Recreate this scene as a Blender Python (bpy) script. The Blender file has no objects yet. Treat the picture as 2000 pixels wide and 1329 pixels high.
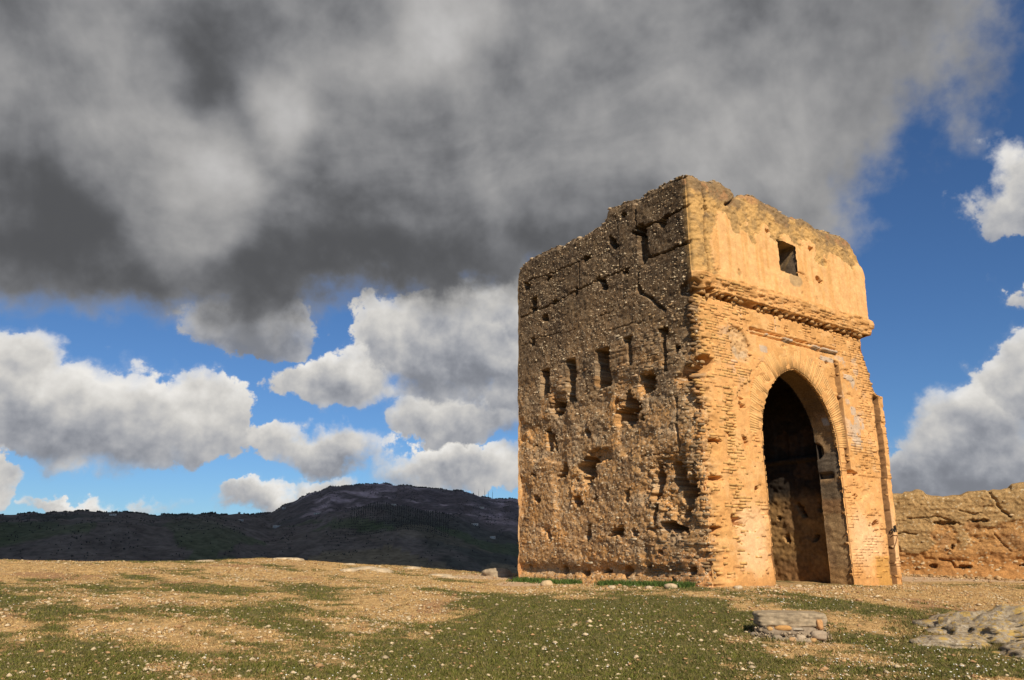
import bpy, math, random
import numpy as np
from math import radians as R, sin, cos, pi

scene = bpy.context.scene
C = scene.collection
rng = np.random.default_rng(7)
random.seed(7)

# ------------------------------------------------------------------ camera
EYE = 0.58
cam = bpy.data.cameras.new('camera'); cam.sensor_width = 36.0; cam.lens = 27.0
cam.clip_start = 0.1; cam.clip_end = 60000
co = bpy.data.objects.new('camera', cam); C.objects.link(co)
co.location = (0, 0, EYE); co.rotation_euler = (R(90 + 16.03), 0, 0)
scene.camera = co

# ------------------------------------------------------------------ light
SUN_A = 17.0                  # how far the sun stands round from the brick front towards the rubble side
SUN_EL = 35.0
SUN_AZ = 144.8 + SUN_A        # degrees clockwise from +Y
sl = bpy.data.lights.new('sun', 'SUN'); sl.energy = 5.0; sl.angle = R(0.53); sl.color = (1.0, 0.885, 0.71)
so = bpy.data.objects.new('sun', sl); C.objects.link(so)
so.rotation_euler = (R(90 - SUN_EL), 0, R(180 - SUN_AZ)); so.location = (0, -30, 40)
TOSUN = np.array([sin(R(SUN_AZ)) * cos(R(SUN_EL)), cos(R(SUN_AZ)) * cos(R(SUN_EL)), sin(R(SUN_EL))])

scene.view_settings.view_transform = 'Standard'; scene.view_settings.look = 'None'
scene.view_settings.gamma = 1.0; scene.view_settings.exposure = 0.14
scene.view_settings.use_curve_mapping = False

# ------------------------------------------------------------------ sky with clouds
world = bpy.data.worlds.new('World'); scene.world = world; world.use_nodes = True
nt = world.node_tree; nt.nodes.clear()

class G:
    """small helper to write node maths as expressions"""
    def __init__(s, tree): s.t = tree
    def n(s, typ, **kw):
        nd = s.t.nodes.new(typ)
        for k, v in kw.items(): setattr(nd, k, v)
        return nd
    def put(s, sock, v):
        if hasattr(v, 'is_output'): s.t.links.new(v, sock)
        else: sock.default_value = v
    def m(s, op, a, b=0.0, c=0.0, clamp=False):
        nd = s.n('ShaderNodeMath', operation=op, use_clamp=clamp)
        s.put(nd.inputs[0], a); s.put(nd.inputs[1], b); s.put(nd.inputs[2], c)
        return nd.outputs[0]
    def v(s, op, a, b=(0, 0, 0)):
        nd = s.n('ShaderNodeVectorMath', operation=op)
        s.put(nd.inputs[0], a); s.put(nd.inputs[1], b)
        return nd.outputs[1] if op in ('LENGTH', 'DOT_PRODUCT') else nd.outputs[0]
    def scale(s, a, f):
        nd = s.n('ShaderNodeVectorMath', operation='SCALE'); s.put(nd.inputs[0], a); s.put(nd.inputs[3], f)
        return nd.outputs[0]
    def noise(s, vec, sc, det=4.0, rough=0.5, dist=0.0, color=False):
        nd = s.n('ShaderNodeTexNoise'); s.put(nd.inputs['Vector'], vec)
        nd.inputs['Scale'].default_value = sc; nd.inputs['Detail'].default_value = det
        nd.inputs['Roughness'].default_value = rough; nd.inputs['Distortion'].default_value = dist
        return nd.outputs[1] if color else nd.outputs[0]
    def ss(s, x, a, b, o0=0.0, o1=1.0):
        nd = s.n('ShaderNodeMapRange', interpolation_type='SMOOTHSTEP')
        s.put(nd.inputs[0], x); nd.inputs[1].default_value = a; nd.inputs[2].default_value = b
        nd.inputs[3].default_value = o0; nd.inputs[4].default_value = o1
        return nd.outputs[0]
    def mix(s, f, a, b):
        nd = s.n('ShaderNodeMix', data_type='RGBA'); s.put(nd.inputs[0], f)
        for sock, v in ((nd.inputs[6], a), (nd.inputs[7], b)):
            if hasattr(v, 'is_output'): s.t.links.new(v, sock)
            else: sock.default_value = (*v, 1.0)
        return nd.outputs[2]
    def fmix(s, f, a, b):
        nd = s.n('ShaderNodeMix', data_type='FLOAT'); s.put(nd.inputs[0], f); s.put(nd.inputs[2], a); s.put(nd.inputs[3], b)
        return nd.outputs[0]
    def comb(s, x, y, z):
        nd = s.n('ShaderNodeCombineXYZ'); s.put(nd.inputs[0], x); s.put(nd.inputs[1], y); s.put(nd.inputs[2], z)
        return nd.outputs[0]

g = G(nt)
sky = g.n('ShaderNodeTexSky', sky_type='NISHITA')
sky.sun_disc = False; sky.sun_elevation = R(SUN_EL); sky.sun_rotation = R(SUN_AZ)
sky.altitude = 400; sky.air_density = 1.0; sky.dust_density = 0.35; sky.ozone_density = 2.2
D = g.n('ShaderNodeTexCoord').outputs['Generated']
D = g.v('NORMALIZE', D)
sep = g.n('ShaderNodeSeparateXYZ'); nt.links.new(D, sep.inputs[0])
az0 = g.m('MULTIPLY', g.m('ARCTAN2', sep.outputs[0], sep.outputs[1]), 180 / pi)
el0 = g.m('MULTIPLY', g.m('ARCSINE', sep.outputs[2]), 180 / pi)
# turbulence moves the cloud outlines about
w1 = g.v('SUBTRACT', g.noise(D, 9.0, 6, 0.6, 0, True), (0.5, 0.5, 0.5))
sw = g.n('ShaderNodeSeparateXYZ'); nt.links.new(w1, sw.inputs[0])
az = g.m('ADD', az0, g.m('MULTIPLY', sw.outputs[0], 10.0))
el = g.m('ADD', el0, g.m('MULTIPLY', sw.outputs[1], 7.0))
AE = g.comb(az, el, 0.0)
w2 = g.v('SUBTRACT', g.noise(D, 4.0, 3, 0.5, 0, True), (0.5, 0.5, 0.5))
AE0 = g.v('ADD', g.comb(az0, el0, 0.0), g.v('MULTIPLY', w2, (16.0, 13.0, 0.0)))
def blob(a, e, ra, re, vec=AE):
    q = g.v('MULTIPLY', g.v('SUBTRACT', vec, (a, e, 0)), (1 / ra, 1 / re, 0))
    return g.m('SUBTRACT', 1.0, g.v('LENGTH', q)), q
# cumulus: az, el, half width, half height (degrees), how grey
cumulus = [(-29.5, 9.3, 8.4, 4.6, .05), (-34.0, 11.2, 5.0, 4.2, 0), (-22.0, 9.2, 4.6, 3.8, .05), (-20.4, 16.3, 6.0, 2.8, .45),
           (-3.4, 15.6, 9.6, 5.4, .15), (-9.0, 15.6, 4.4, 4.2, 0), (-13.2, 12.4, 5.8, 3.0, .05), (0.0, 18.2, 7.2, 3.6, .1),
           (-3.4, 9.9, 6.0, 2.7, .35), (2.5, 12.5, 7.4, 4.5, .3), (-14.2, 7.3, 6.6, 1.9, .1), (-3.4, 6.3, 7.4, 2.1, 0),
           (-13.6, 4.6, 3.8, 1.7, 0), (-18.4, 3.8, 3.4, 1.3, 0), (-27.9, 3.5, 5.6, .8, 0),
           (-34.4, 4.4, 2.4, 2.6, .1), (36.0, 22.4, 3.4, 3.2, 0), (31.2, 8.0, 5.6, 4.2, .25), (35.3, 11.2, 4.2, 4.0, .05),
           (29.5, 5.0, 8.2, 3.0, .75), (34.6, 6.0, 6.0, 3.6, .7), (36.5, 15.5, 2.8, 2.2, .3),
           (47, 12, 8, 6, .2), (-48, 8, 10, 5, .2), (70, 10, 12, 6, .2), (-78, 11, 13, 7, .2), (105, 13, 13, 7, .2), (-120, 13, 14, 7, .2), (150, 9, 12, 5, .2)]
Dc = None
for a, e, ra, re, dk in cumulus:
    d, q = blob(a, e, ra, re)
    sq = g.n('ShaderNodeSeparateXYZ'); nt.links.new(q, sq.inputs[0])
    vv = g.m('SUBTRACT', sq.outputs[1], dk * 1.3)
    d = g.m('MULTIPLY', d, min(1.0, 0.45 + re / 7))
    if Dc is None: Dc, Vc = d, vv
    else:
        f = g.ss(g.m('SUBTRACT', d, Dc), -0.15, 0.15)
        Vc = g.fmix(f, Vc, vv); Dc = g.m('MAXIMUM', Dc, d)
nf = g.noise(D, 30.0, 6, 0.54)                        # billows
Dc = g.m('ADD', Dc, g.m('MULTIPLY', g.m('SUBTRACT', nf, 0.5), 0.50))
Dc = g.m('SUBTRACT', Dc, 0.10)
nw = g.noise(D, 7.0, 3, 0.5)
ac = g.fmix(g.ss(nw, .42, .62), g.ss(Dc, 0.0, 0.09), g.ss(Dc, -0.10, 0.30))
# relief of the billows: the field against itself a little way towards the light
rel = g.m('SUBTRACT', nf, g.noise(g.v('ADD', D, (0.007, 0.0, 0.014)), 30.0, 6, 0.54))
nb = g.noise(D, 11.0, 4, 0.5)
rel2 = g.m('SUBTRACT', nb, g.noise(g.v('ADD', D, (0.016, 0.0, 0.032)), 11.0, 4, 0.5))
lum = g.m('ADD', 0.60, g.m('MULTIPLY', Vc, 0.25))
lum = g.m('ADD', lum, g.m('MULTIPLY', rel, 0.42))
lum = g.m('ADD', lum, g.m('MULTIPLY', rel2, 0.75))
lum = g.m('ADD', lum, g.ss(Dc, 0.0, 0.40, 0.08, -0.05))
lum = g.m('MINIMUM', g.m('SMOOTH_MAX', lum, 0.24, 0.15), 0.88)
ccol = g.mix(g.ss(lum, 0.22, 0.7), (0.90, 0.95, 1.08), (1.03, 1.0, 0.95))
ccol = g.scale(ccol, g.m('MULTIPLY', lum, 10.0))
# the great grey cloud overhead
big = [(-33, 29.6, 26, 13.8), (-9.5, 34.0, 26, 16.4), (-19, 24.0, 15, 7.6), (13.0, 32.5, 25, 13.2), (-5, 60, 44, 28), (-75, 45, 40, 24), (-120, 58, 40, 22), (80, 62, 40, 16)]
Db = None
for a, e, ra, re in big:
    d, q = blob(a, e, ra, re, AE0)
    d = g.m('MULTIPLY', d, max(.85, re / 12.0))
    Db = d if Db is None else g.m('MAXIMUM', Db, d)
nl = g.noise(D, 4.6, 5, 0.55, 0.9)
Dbn = g.m('ADD', Db, g.m('MULTIPLY', g.m('SUBTRACT', nl, 0.5), 0.30))
Dbn = g.m('ADD', Dbn, g.m('MULTIPLY', g.m('SUBTRACT', nf, 0.5), 0.36))
Dbn = g.m('ADD', Dbn, g.m('MULTIPLY', g.m('SUBTRACT', nb, 0.5), 0.20))
ab = g.ss(Dbn, -0.04, 0.26)
lb = g.m('ADD', 0.25, g.m('MULTIPLY', g.m('SUBTRACT', nl, 0.5), 0.36))
lb = g.m('ADD', lb, g.m('MULTIPLY', rel2, 0.32))
lb = g.m('ADD', lb, g.m('MULTIPLY', rel, 0.08))
for a, e, ra, re, k in [(-22.9, 32.8, 8.5, 8.0, -.15), (-5.3, 37.5, 7.0, 5.0, .24), (-16.9, 31.5, 4.6, 6.0, .24), (-24.4, 24.8, 7.5, 5.5, .25),
                        (-31.0, 29.5, 9, 6, .10), (7.0, 21.6, 20, 6.6, -.16), (-17, 20.0, 27, 5.6, -.16), (22.0, 30, 14, 10, .12),
                        (-38, 21.5, 9, 7, -.15), (-40, 34, 7, 9, -.12), (8, 37, 13, 7, .07), (-9, 24, 10, 5, -.08)]:
    d, q = blob(a, e, ra, re, AE0)
    lb = g.m('ADD', lb, g.m('MULTIPLY', g.ss(d, 0.0, 0.9), k))
lb = g.m('MINIMUM', g.m('SMOOTH_MAX', lb, 0.10, 0.10), 0.60)
lb = g.m('ADD', lb, g.ss(Dbn, -0.05, 0.34, 0.16, 0.0))
bcol = g.scale(g.mix(g.ss(lb, 0.12, 0.45), (0.95, 0.97, 1.03), (1.02, 1.0, 0.985)), g.m('MULTIPLY', lb, 10.0))
skyc = g.v('MULTIPLY', sky.outputs[0], (0.47, 0.69, 0.95))
col = g.mix(ac, skyc, ccol)
col = g.mix(ab, col, bcol)
bg = g.n('ShaderNodeBackground'); nt.links.new(col, bg.inputs[0]); bg.inputs[1].default_value = 0.086
out = g.n('ShaderNodeOutputWorld'); nt.links.new(bg.outputs[0], out.inputs[0])

# ------------------------------------------------------------------ numeric noise
def _h(ix, iy, iz, seed):
    n = (ix.astype(np.int64) * 374761393 + iy.astype(np.int64) * 668265263 + iz.astype(np.int64) * 2147483647 + seed * 144665) & 0xffffffff
    n = ((n ^ (n >> 13)) * 1274126177) & 0xffffffff
    n = ((n ^ (n >> 16)) * 2246822519) & 0xffffffff
    return ((n ^ (n >> 15)) & 0xffffff) / float(0xffffff)
def vn(x, y, seed=0):
    x, y = np.broadcast_arrays(np.asarray(x, float), np.asarray(y, float))
    ix = np.floor(x); iy = np.floor(y); fx = x - ix; fy = y - iy
    fx = fx * fx * (3 - 2 * fx); fy = fy * fy * (3 - 2 * fy); z = np.zeros_like(ix)
    a = _h(ix, iy, z, seed); b = _h(ix + 1, iy, z, seed); c = _h(ix, iy + 1, z, seed); d = _h(ix + 1, iy + 1, z, seed)
    return (a + (b - a) * fx) * (1 - fy) + (c + (d - c) * fx) * fy
def fb(x, y, oct=4, seed=0, gain=0.5):
    s = 0; a = 1; t = 0
    for i in range(oct):
        s = s + a * vn(x * 2 ** i + 17.3 * i, y * 2 ** i + 9.1 * i, seed + i); t += a; a *= gain
    return s / t
def vn3(x, y, z, seed=0):
    ix = np.floor(x); iy = np.floor(y); iz = np.floor(z); fx = x - ix; fy = y - iy; fz = z - iz
    fx = fx * fx * (3 - 2 * fx); fy = fy * fy * (3 - 2 * fy); fz = fz * fz * (3 - 2 * fz); o = 0
    for dx in (0, 1):
        for dy in (0, 1):
            for dz in (0, 1):
                o = o + _h(ix + dx, iy + dy, iz + dz, seed) * (fx if dx else 1 - fx) * (fy if dy else 1 - fy) * (fz if dz else 1 - fz)
    return o
def fb3(x, y, z, oct=4, seed=0):
    s = 0; a = 1; t = 0
    for i in range(oct):
        s = s + a * vn3(x * 2 ** i + 3.3 * i, y * 2 ** i + 5.1 * i, z * 2 ** i + 7.7 * i, seed + i); t += a; a *= .5
    return s / t
def wor(x, y, seed=0):
    x, y = np.broadcast_arrays(np.asarray(x, float), np.asarray(y, float))
    ix = np.floor(x); iy = np.floor(y); best = np.full(x.shape, 9.0); idv = np.zeros(x.shape); z = np.zeros_like(ix)
    for dx in (-1, 0, 1):
        for dy in (-1, 0, 1):
            cx = ix + dx; cy = iy + dy
            d = (cx + _h(cx, cy, z, seed) - x) ** 2 + (cy + _h(cx, cy, z, seed + 5) - y) ** 2
            m = d < best; best = np.where(m, d, best); idv = np.where(m, _h(cx, cy, z, seed + 9), idv)
    return np.sqrt(best), idv
def sst(x, a, b):
    t = np.clip((x - a) / (b - a), 0, 1); return t * t * (3 - 2 * t)
def lerp(a, b, f):
    f = np.asarray(f)[..., None] if np.ndim(a) != np.ndim(f) or np.ndim(b) != np.ndim(f) else f
    return a + (b - a) * f
def cmix(base, colr, f): return base + (np.asarray(colr) - base) * f[..., None]
def segd(x, y, pts):
    best = np.full(np.shape(x), 1e9)
    for (ax, ay), (bx, by) in zip(pts[:-1], pts[1:]):
        vx, vy = bx - ax, by - ay; L = vx * vx + vy * vy + 1e-9
        t = np.clip(((x - ax) * vx + (y - ay) * vy) / L, 0, 1)
        best = np.minimum(best, (x - ax - t * vx) ** 2 + (y - ay - t * vy) ** 2)
    return np.sqrt(best)

# ------------------------------------------------------------------ mesh helpers
def mesh(name, verts, faces, col=None, smooth=False):
    verts = np.asarray(verts, np.float32); faces = np.asarray(faces, np.int32)
    me = bpy.data.meshes.new(name); k = faces.shape[1]
    me.vertices.add(len(verts)); me.vertices.foreach_set('co', verts.ravel())
    me.loops.add(faces.size); me.loops.foreach_set('vertex_index', faces.ravel())
    me.polygons.add(len(faces)); me.polygons.foreach_set('loop_start', np.arange(0, faces.size, k, dtype=np.int32))
    me.polygons.foreach_set('loop_total', np.full(len(faces), k, np.int32))
    if smooth: me.polygons.foreach_set('use_smooth', np.ones(len(faces), bool))
    me.update(calc_edges=True)
    if col is not None:
        at = me.attributes.new('col', 'FLOAT_COLOR', 'POINT')
        cc = np.ones((len(verts), 4), np.float32); cc[:, :3] = np.broadcast_to(np.asarray(col, np.float32), (len(verts), 3)); at.data.foreach_set('color', cc.ravel())
    return me
def link(name, me, mat=None, parent=None, loc=None, **props):
    o = bpy.data.objects.new(name, me); C.objects.link(o)
    if mat and me and not me.materials: me.materials.append(mat)
    if parent: o.parent = parent
    if loc is not None: o.location = loc
    for k, v in props.items(): o[k] = v
    return o
def thing(name, label, cat, loc=(0, 0, 0), rz=0, group=None):
    o = bpy.data.objects.new(name, None); C.objects.link(o); o.location = loc; o.rotation_euler = (0, 0, rz); o.empty_display_size = .3
    o['label'] = label; o['category'] = cat
    if group: o['group'] = group
    return o
def gridfaces(nr, nc, keep=None, flip=False):
    i = np.arange(nr * nc).reshape(nr, nc)
    f = np.stack([i[:-1, :-1], i[:-1, 1:], i[1:, 1:], i[1:, :-1]], -1)
    if flip: f = f[..., ::-1]
    f = f.reshape(-1, 4)
    return f if keep is None else f[keep.ravel()]
def compact(v, f, c=None):
    u, inv = np.unique(f, return_inverse=True); return v[u], inv.reshape(f.shape), (c[u] if c is not None else None)
def panel(name, pos, keep=None, col=None, mat=None, parent=None, flip=False, smooth=False, **props):
    nr, nc = pos.shape[:2]; f = gridfaces(nr, nc, keep, flip)
    v = pos.reshape(-1, 3); c = col.reshape(-1, 3) if col is not None else None
    v, f, c = compact(v, f, c)
    return link(name, mesh(name, v, f, c, smooth), mat, parent, **props)
BOXV = np.array([(x, y, z) for z in (-1, 1) for y in (-1, 1) for x in (-1, 1)], float)
BOXF = np.array([(0, 2, 3, 1), (4, 5, 7, 6), (0, 1, 5, 4), (2, 6, 7, 3), (0, 4, 6, 2), (1, 3, 7, 5)])
def boxes(cen, half, jit=0.0, rot=None):
    """many jittered boxes: cen (n,3), half (n,3), rot (n,3) small angles"""
    n = len(cen); v = BOXV[None] * half[:, None]
    if jit: v = v * (1 + rng.uniform(-jit, jit, v.shape))
    if rot is not None:
        for ax in range(3):
            c_, s_ = np.cos(rot[:, ax])[:, None], np.sin(rot[:, ax])[:, None]; a, b = (ax + 1) % 3, (ax + 2) % 3
            va = v[..., a] * c_ - v[..., b] * s_; vb = v[..., a] * s_ + v[..., b] * c_; v[..., a] = va; v[..., b] = vb
    v = v + cen[:, None]
    f = BOXF[None] + (np.arange(n) * 8)[:, None, None]
    return v.reshape(-1, 3), f.reshape(-1, 4)
OCT = np.array([(1, 0, 0), (0, 1, 0), (-1, 0, 0), (0, -1, 0), (0, 0, 1), (0, 0, -1)], float)
OCTF = np.array([(0, 1, 4), (1, 2, 4), (2, 3, 4), (3, 0, 4), (1, 0, 5), (2, 1, 5), (3, 2, 5), (0, 3, 5)])
def octs(cen, half, rz=None, jit=.25):
    n = len(cen); v = OCT[None] * half[:, None] * (1 + rng.uniform(-jit, jit, (n, 6, 3)))
    if rz is not None:
        c_, s_ = np.cos(rz)[:, None], np.sin(rz)[:, None]; x = v[..., 0] * c_ - v[..., 1] * s_; y = v[..., 0] * s_ + v[..., 1] * c_; v[..., 0] = x; v[..., 1] = y
    v = v + cen[:, None]; f = OCTF[None] + (np.arange(n) * 6)[:, None, None]
    return v.reshape(-1, 3), f.reshape(-1, 3)
def ico(sub):
    import bmesh
    b = bmesh.new(); bmesh.ops.create_icosphere(b, subdivisions=sub, radius=1.0)
    v = np.array([p.co[:] for p in b.verts]); f = np.array([[q.index for q in p.verts] for p in b.faces]); b.free(); return v, f
ICO = {k: ico(k) for k in (1, 2, 3, 4, 5)}
def rock(name, size, seed, sub=3, boxy=2.5, amp=.25, freq=1.6, cut=None):
    v, f = ICO[sub]; v = v.copy()
    p = np.abs(v) ** boxy; v = v / (p.sum(1) ** (1 / boxy))[:, None]
    n = fb3(v[:, 0] * freq + 9, v[:, 1] * freq + 4, v[:, 2] * freq + 2, 5, seed) - .5
    v = v * (1 + amp * 2 * n)[:, None] * np.asarray(size)
    if cut is not None: v[:, 2] = np.maximum(v[:, 2], cut)
    return v, f

# ------------------------------------------------------------------ materials
def new_mat(name, rough=0.95, spec=0.15):
    m = bpy.data.materials.new(name); m.use_nodes = True; t = m.node_tree; b = t.nodes['Principled BSDF']
    b.inputs['Roughness'].default_value = rough; b.inputs['Specular IOR Level'].default_value = spec
    return m, G(t), b
def attr_mat(name, sc=28.0, lo=.72, hi=1.28, bump=.35, bsc=60.0, bdist=.012, rough=.95):
    m, q, b = new_mat(name, rough)
    a = q.n('ShaderNodeAttribute', attribute_name='col')
    oc = q.n('ShaderNodeTexCoord').outputs['Object']
    n1 = q.noise(oc, sc, 6, .65)
    n2 = q.noise(oc, sc * .17, 4, .6)
    f = q.m('MULTIPLY', q.ss(n1, .25, .75, lo, hi), q.ss(n2, .3, .7, .9, 1.1))
    m.node_tree.links.new(q.scale(a.outputs['Color'], f), b.inputs['Base Color'])
    bm_ = q.n('ShaderNodeBump'); bm_.inputs['Strength'].default_value = bump; bm_.inputs['Distance'].default_value = bdist
    m.node_tree.links.new(q.noise(oc, bsc, 5, .7), bm_.inputs['Height']); m.node_tree.links.new(bm_.outputs[0], b.inputs['Normal'])
    return m
M_rub = attr_mat('rubble_masonry', 34, .6, 1.4, .6, 55, .02)
M_front = attr_mat('brick_face', 30, .86, 1.14, .5, 60, .012)
M_brick = attr_mat('fired_brick', 22, .8, 1.2, .4, 70, .008)
M_room = attr_mat('sooty_plaster', 9, .7, 1.3, .4, 30, .02)
M_peb = attr_mat('pebble', 40, .85, 1.15, .2)
M_earth = attr_mat('rammed_earth', 20, .65, 1.35, .6, 40, .025)
M_plant = attr_mat('leaf', 12, .8, 1.2, 0.05, rough=.7)
M_hill = attr_mat('hillside', .05, .6, 1.4, .2, .08, 4.0)
M_stone = attr_mat('grey_concrete', 18, .8, 1.2, .5, 40, .01)
M_paint = attr_mat('black_spray_paint', 20, .9, 1.1, .05)
M_white = attr_mat('whitewash', 2, .9, 1.1, .05)
M_metal = attr_mat('galvanised_steel', 2, .9, 1.1, 0.0, rough=.5)

# lichen covered limestone
M_lichen, q, b = new_mat('lichen_limestone')
oc = q.n('ShaderNodeTexCoord').outputs['Object']
n1 = q.noise(oc, 11.0, 7, .75); n2 = q.noise(oc, 6.5, 8, .7); n3 = q.noise(oc, 24.0, 6, .75); n4 = q.noise(q.v('ADD', oc, (9, 3, 5)), 9.0, 8, .75)
c1 = q.mix(q.ss(n1, .35, .65), (.22, .17, .115), (.42, .34, .23))
c1 = q.mix(q.m('MULTIPLY', q.ss(n3, .50, .64), .6), c1, (.54, .50, .43))
c1 = q.mix(q.m('MULTIPLY', q.ss(n2, .52, .58), .85), c1, (.47, .31, .085))
c1 = q.mix(q.m('MULTIPLY', q.ss(n4, .52, .60), .7), c1, (.10, .078, .06))
c1 = q.mix(q.m('MULTIPLY', q.ss(n4, .30, .42, 1, 0), .8), c1, (.40, .26, .13))
M_lichen.node_tree.links.new(c1, b.inputs['Base Color'])
bp = q.n('ShaderNodeBump'); bp.inputs['Strength'].default_value = .8; bp.inputs['Distance'].default_value = .03
M_lichen.node_tree.links.new(q.noise(oc, 20, 8, .75), bp.inputs['Height']); M_lichen.node_tree.links.new(bp.outputs[0], b.inputs['Normal'])

# ground: bare straw, turf and soil, masks held on the mesh
M_ground, q, b = new_mat('dry_turf')
a = q.n('ShaderNodeAttribute', attribute_name='col'); sp = q.n('ShaderNodeSeparateColor'); M_ground.node_tree.links.new(a.outputs['Color'], sp.inputs[0])
oc = q.n('ShaderNodeTexCoord').outputs['Object']
fine = q.noise(oc, 9.0, 8, .75); mid = q.noise(oc, 2.2, 6, .65); grit = q.noise(oc, 42, 4, .7); tuftn = q.noise(q.v('MULTIPLY', oc, (1, .8, 1)), 5.0, 6, .7)
straw = q.mix(q.ss(fine, .34, .64), (.30, .172, .066), (.62, .41, .185))
straw = q.mix(q.ss(tuftn, .48, .62), straw, (.30, .20, .085))
soil = q.mix(q.ss(fine, .35, .65), (.22, .11, .05), (.40, .235, .12))
turf = q.mix(q.ss(fine, .34, .66), (.040, .045, .012), (.115, .108, .034))
turf = q.mix(q.m('MULTIPLY', q.ss(tuftn, .52, .62), .55), turf, (.20, .15, .062))
base = q.mix(q.ss(q.m('ADD', sp.outputs[2], q.m('MULTIPLY', q.m('SUBTRACT', fine, .5), 1.2)), .42, .60), straw, soil)
gf = q.ss(q.m('ADD', sp.outputs[0], q.m('MULTIPLY', q.m('SUBTRACT', fine, .5), 2.2)), .36, .64)
base = q.mix(gf, base, turf)
base = q.mix(q.m('MULTIPLY', q.ss(grit, .57, .66), .8), base, (.60, .45, .25))
base = q.mix(q.m('MULTIPLY', q.ss(grit, .42, .33), .75), base, (.075, .05, .025))
dirt = q.mix(q.ss(fine, .3, .7), (.44, .29, .17), (.56, .40, .26))
base = q.mix(q.ss(q.m('ADD', sp.outputs[1], q.m('MULTIPLY', q.m('SUBTRACT', fine, .5), .5)), .4, .6), base, dirt)
M_ground.node_tree.links.new(base, b.inputs['Base Color'])
bp = q.n('ShaderNodeBump'); bp.inputs['Strength'].default_value = .7; bp.inputs['Distance'].default_value = .035
M_ground.node_tree.links.new(q.noise(oc, 14, 6, .7), bp.inputs['Height']); M_ground.node_tree.links.new(bp.outputs[0], b.inputs['Normal'])

# ------------------------------------------------------------------ ground
GC = np.array([(0,0,-1.0),(0,-20,-1.6),(-30,-10,-1.2),(30,-10,-1.6),(-8,10,-.72),(0,10,-.85),(8,10,-.86),(-12,16,-.2),(-4,18,-.22),(0,15,-.5),(9,14,-.62),(5,13.2,-.66),(7,12,-.78),
(4.35,17.47,0.0),(2,19.5,-.03),(0.2,23.35,.02),(10.6,21.9,-.05),(7.5,19.5,.0),(6.45,27.8,.05),(3.3,25.5,.03),
(-16.2,25.3,.56),(-13.6,26.7,.58),(-10.7,28,.52),(-8.1,28.9,.61),(-4.9,29.6,.41),(-2.9,29.9,.27),(0,30,.08),(-20,22,.5),(-7,23,.25),(-14,21,.25),(-2.5,24,.08),
(13.2,26.9,.12),(16.6,25.4,-.02),(22,23,-.15),(12,36,0),(20,36,0),(13,20,-.1),(-32,12,.3),(35,15,-.4),
(-22,34,-.6),(-13,38,-1.0),(-5,39,-1.2),(2,40,-1.5),(-40,30,-1),(-20,60,-9),(0,60,-9),(20,60,-6),(45,45,-4),(-45,55,-9),(45,-25,-3),(-45,-25,-3)], float)
def _phi(r2): return np.where(r2 > 0, .5 * r2 * np.log(np.maximum(r2, 1e-12)), 0)
_n = len(GC); _d = ((GC[:, None, :2] - GC[None, :, :2]) ** 2).sum(-1)
_A = np.zeros((_n + 3, _n + 3)); _A[:_n, :_n] = _phi(_d) + np.eye(_n) * .3; _A[:_n, _n] = 1; _A[:_n, _n + 1:] = GC[:, :2]; _A[_n, :_n] = 1; _A[_n + 1:, :_n] = GC[:, :2].T
_w = np.linalg.solve(_A, np.r_[GC[:, 2], 0, 0, 0])
def gh(x, y):
    x = np.asarray(x, float); y = np.asarray(y, float); o = _w[_n] + _w[_n + 1] * x + _w[_n + 2] * y
    for i in range(_n): o = o + _w[i] * _phi((x - GC[i, 0]) ** 2 + (y - GC[i, 1]) ** 2)
    near = np.exp(-(((x - 5.3) / 6) ** 2 + ((y - 22.5) / 6.5) ** 2) ** 2)
    o = o + (fb((x * .8 - y * .6) * .16, (x * .6 + y * .8) * .42, 3, 3) - .5) * .24 * (1 - near) + (fb(x * 1.6, y * 1.6, 3, 8) - .5) * .055 * (1 - .5 * near)
    return o
# turf, bare earth and red soil over the slope (metres)
GREEN = [(-8.1,19.1,2.2,.7,.5),(-4.9,25.6,3,.7,.5),(-4.2,16.7,2.2,.7,.45),(-6.7,19.3,1.6,.5,.4),(-8.6,15.1,2.6,1.0,.45),(-6.3,10.8,2.2,1.2,.28),(-4.6,11.3,1.2,.7,.3),
         (0.2,15.6,2.4,1.6,.6),(1.3,13.2,2.4,1.8,.75),(-.7,11.6,1.5,1.5,.6),(3.1,14.4,1.2,1.3,.6),(2.6,11.3,1.2,1.0,.5),(6.5,15.9,1.5,.7,.45),(5.7,11.5,1.6,1.1,.5),(0,10.6,2,1.2,.6),(-8.4,23.9,2.5,.6,.3),(-1.0,17.0,1.5,.8,.3),(-12,17,4,1.2,.35),(3.2,16.3,1.0,.7,.35)]
TAN = [(-12.4,21.5,5,2.2,.7),(-7.4,16.9,2.2,.7,.6),(-5.6,22,3.5,1.5,.7),(-2.2,17.4,1.4,1.3,.75),(-2.7,14.4,1.2,1.0,.5),(-.6,20.1,1.6,1.6,.6),(5.3,16.7,1.6,.5,.5),(9.7,18,3.2,1.8,.9),(7.0,14.4,.9,.9,.5),(4.3,12.3,.9,.5,.6),(3.3,11.3,.5,.6,.3),(-1.6,25,2.5,1.6,.5),(-8,26,4,1.5,.4)]
DIRT = [(-.7,25.1,1.6,1.2,.9),(.3,22.0,.9,1.3,.85),(15,24.3,4.5,2.0,1.1),(22,22,5,3,1.0),(6.2,18.2,1.8,.35,.55),(4.6,12.75,.9,.16,.6),(13,30,6,4,1)]
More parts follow.
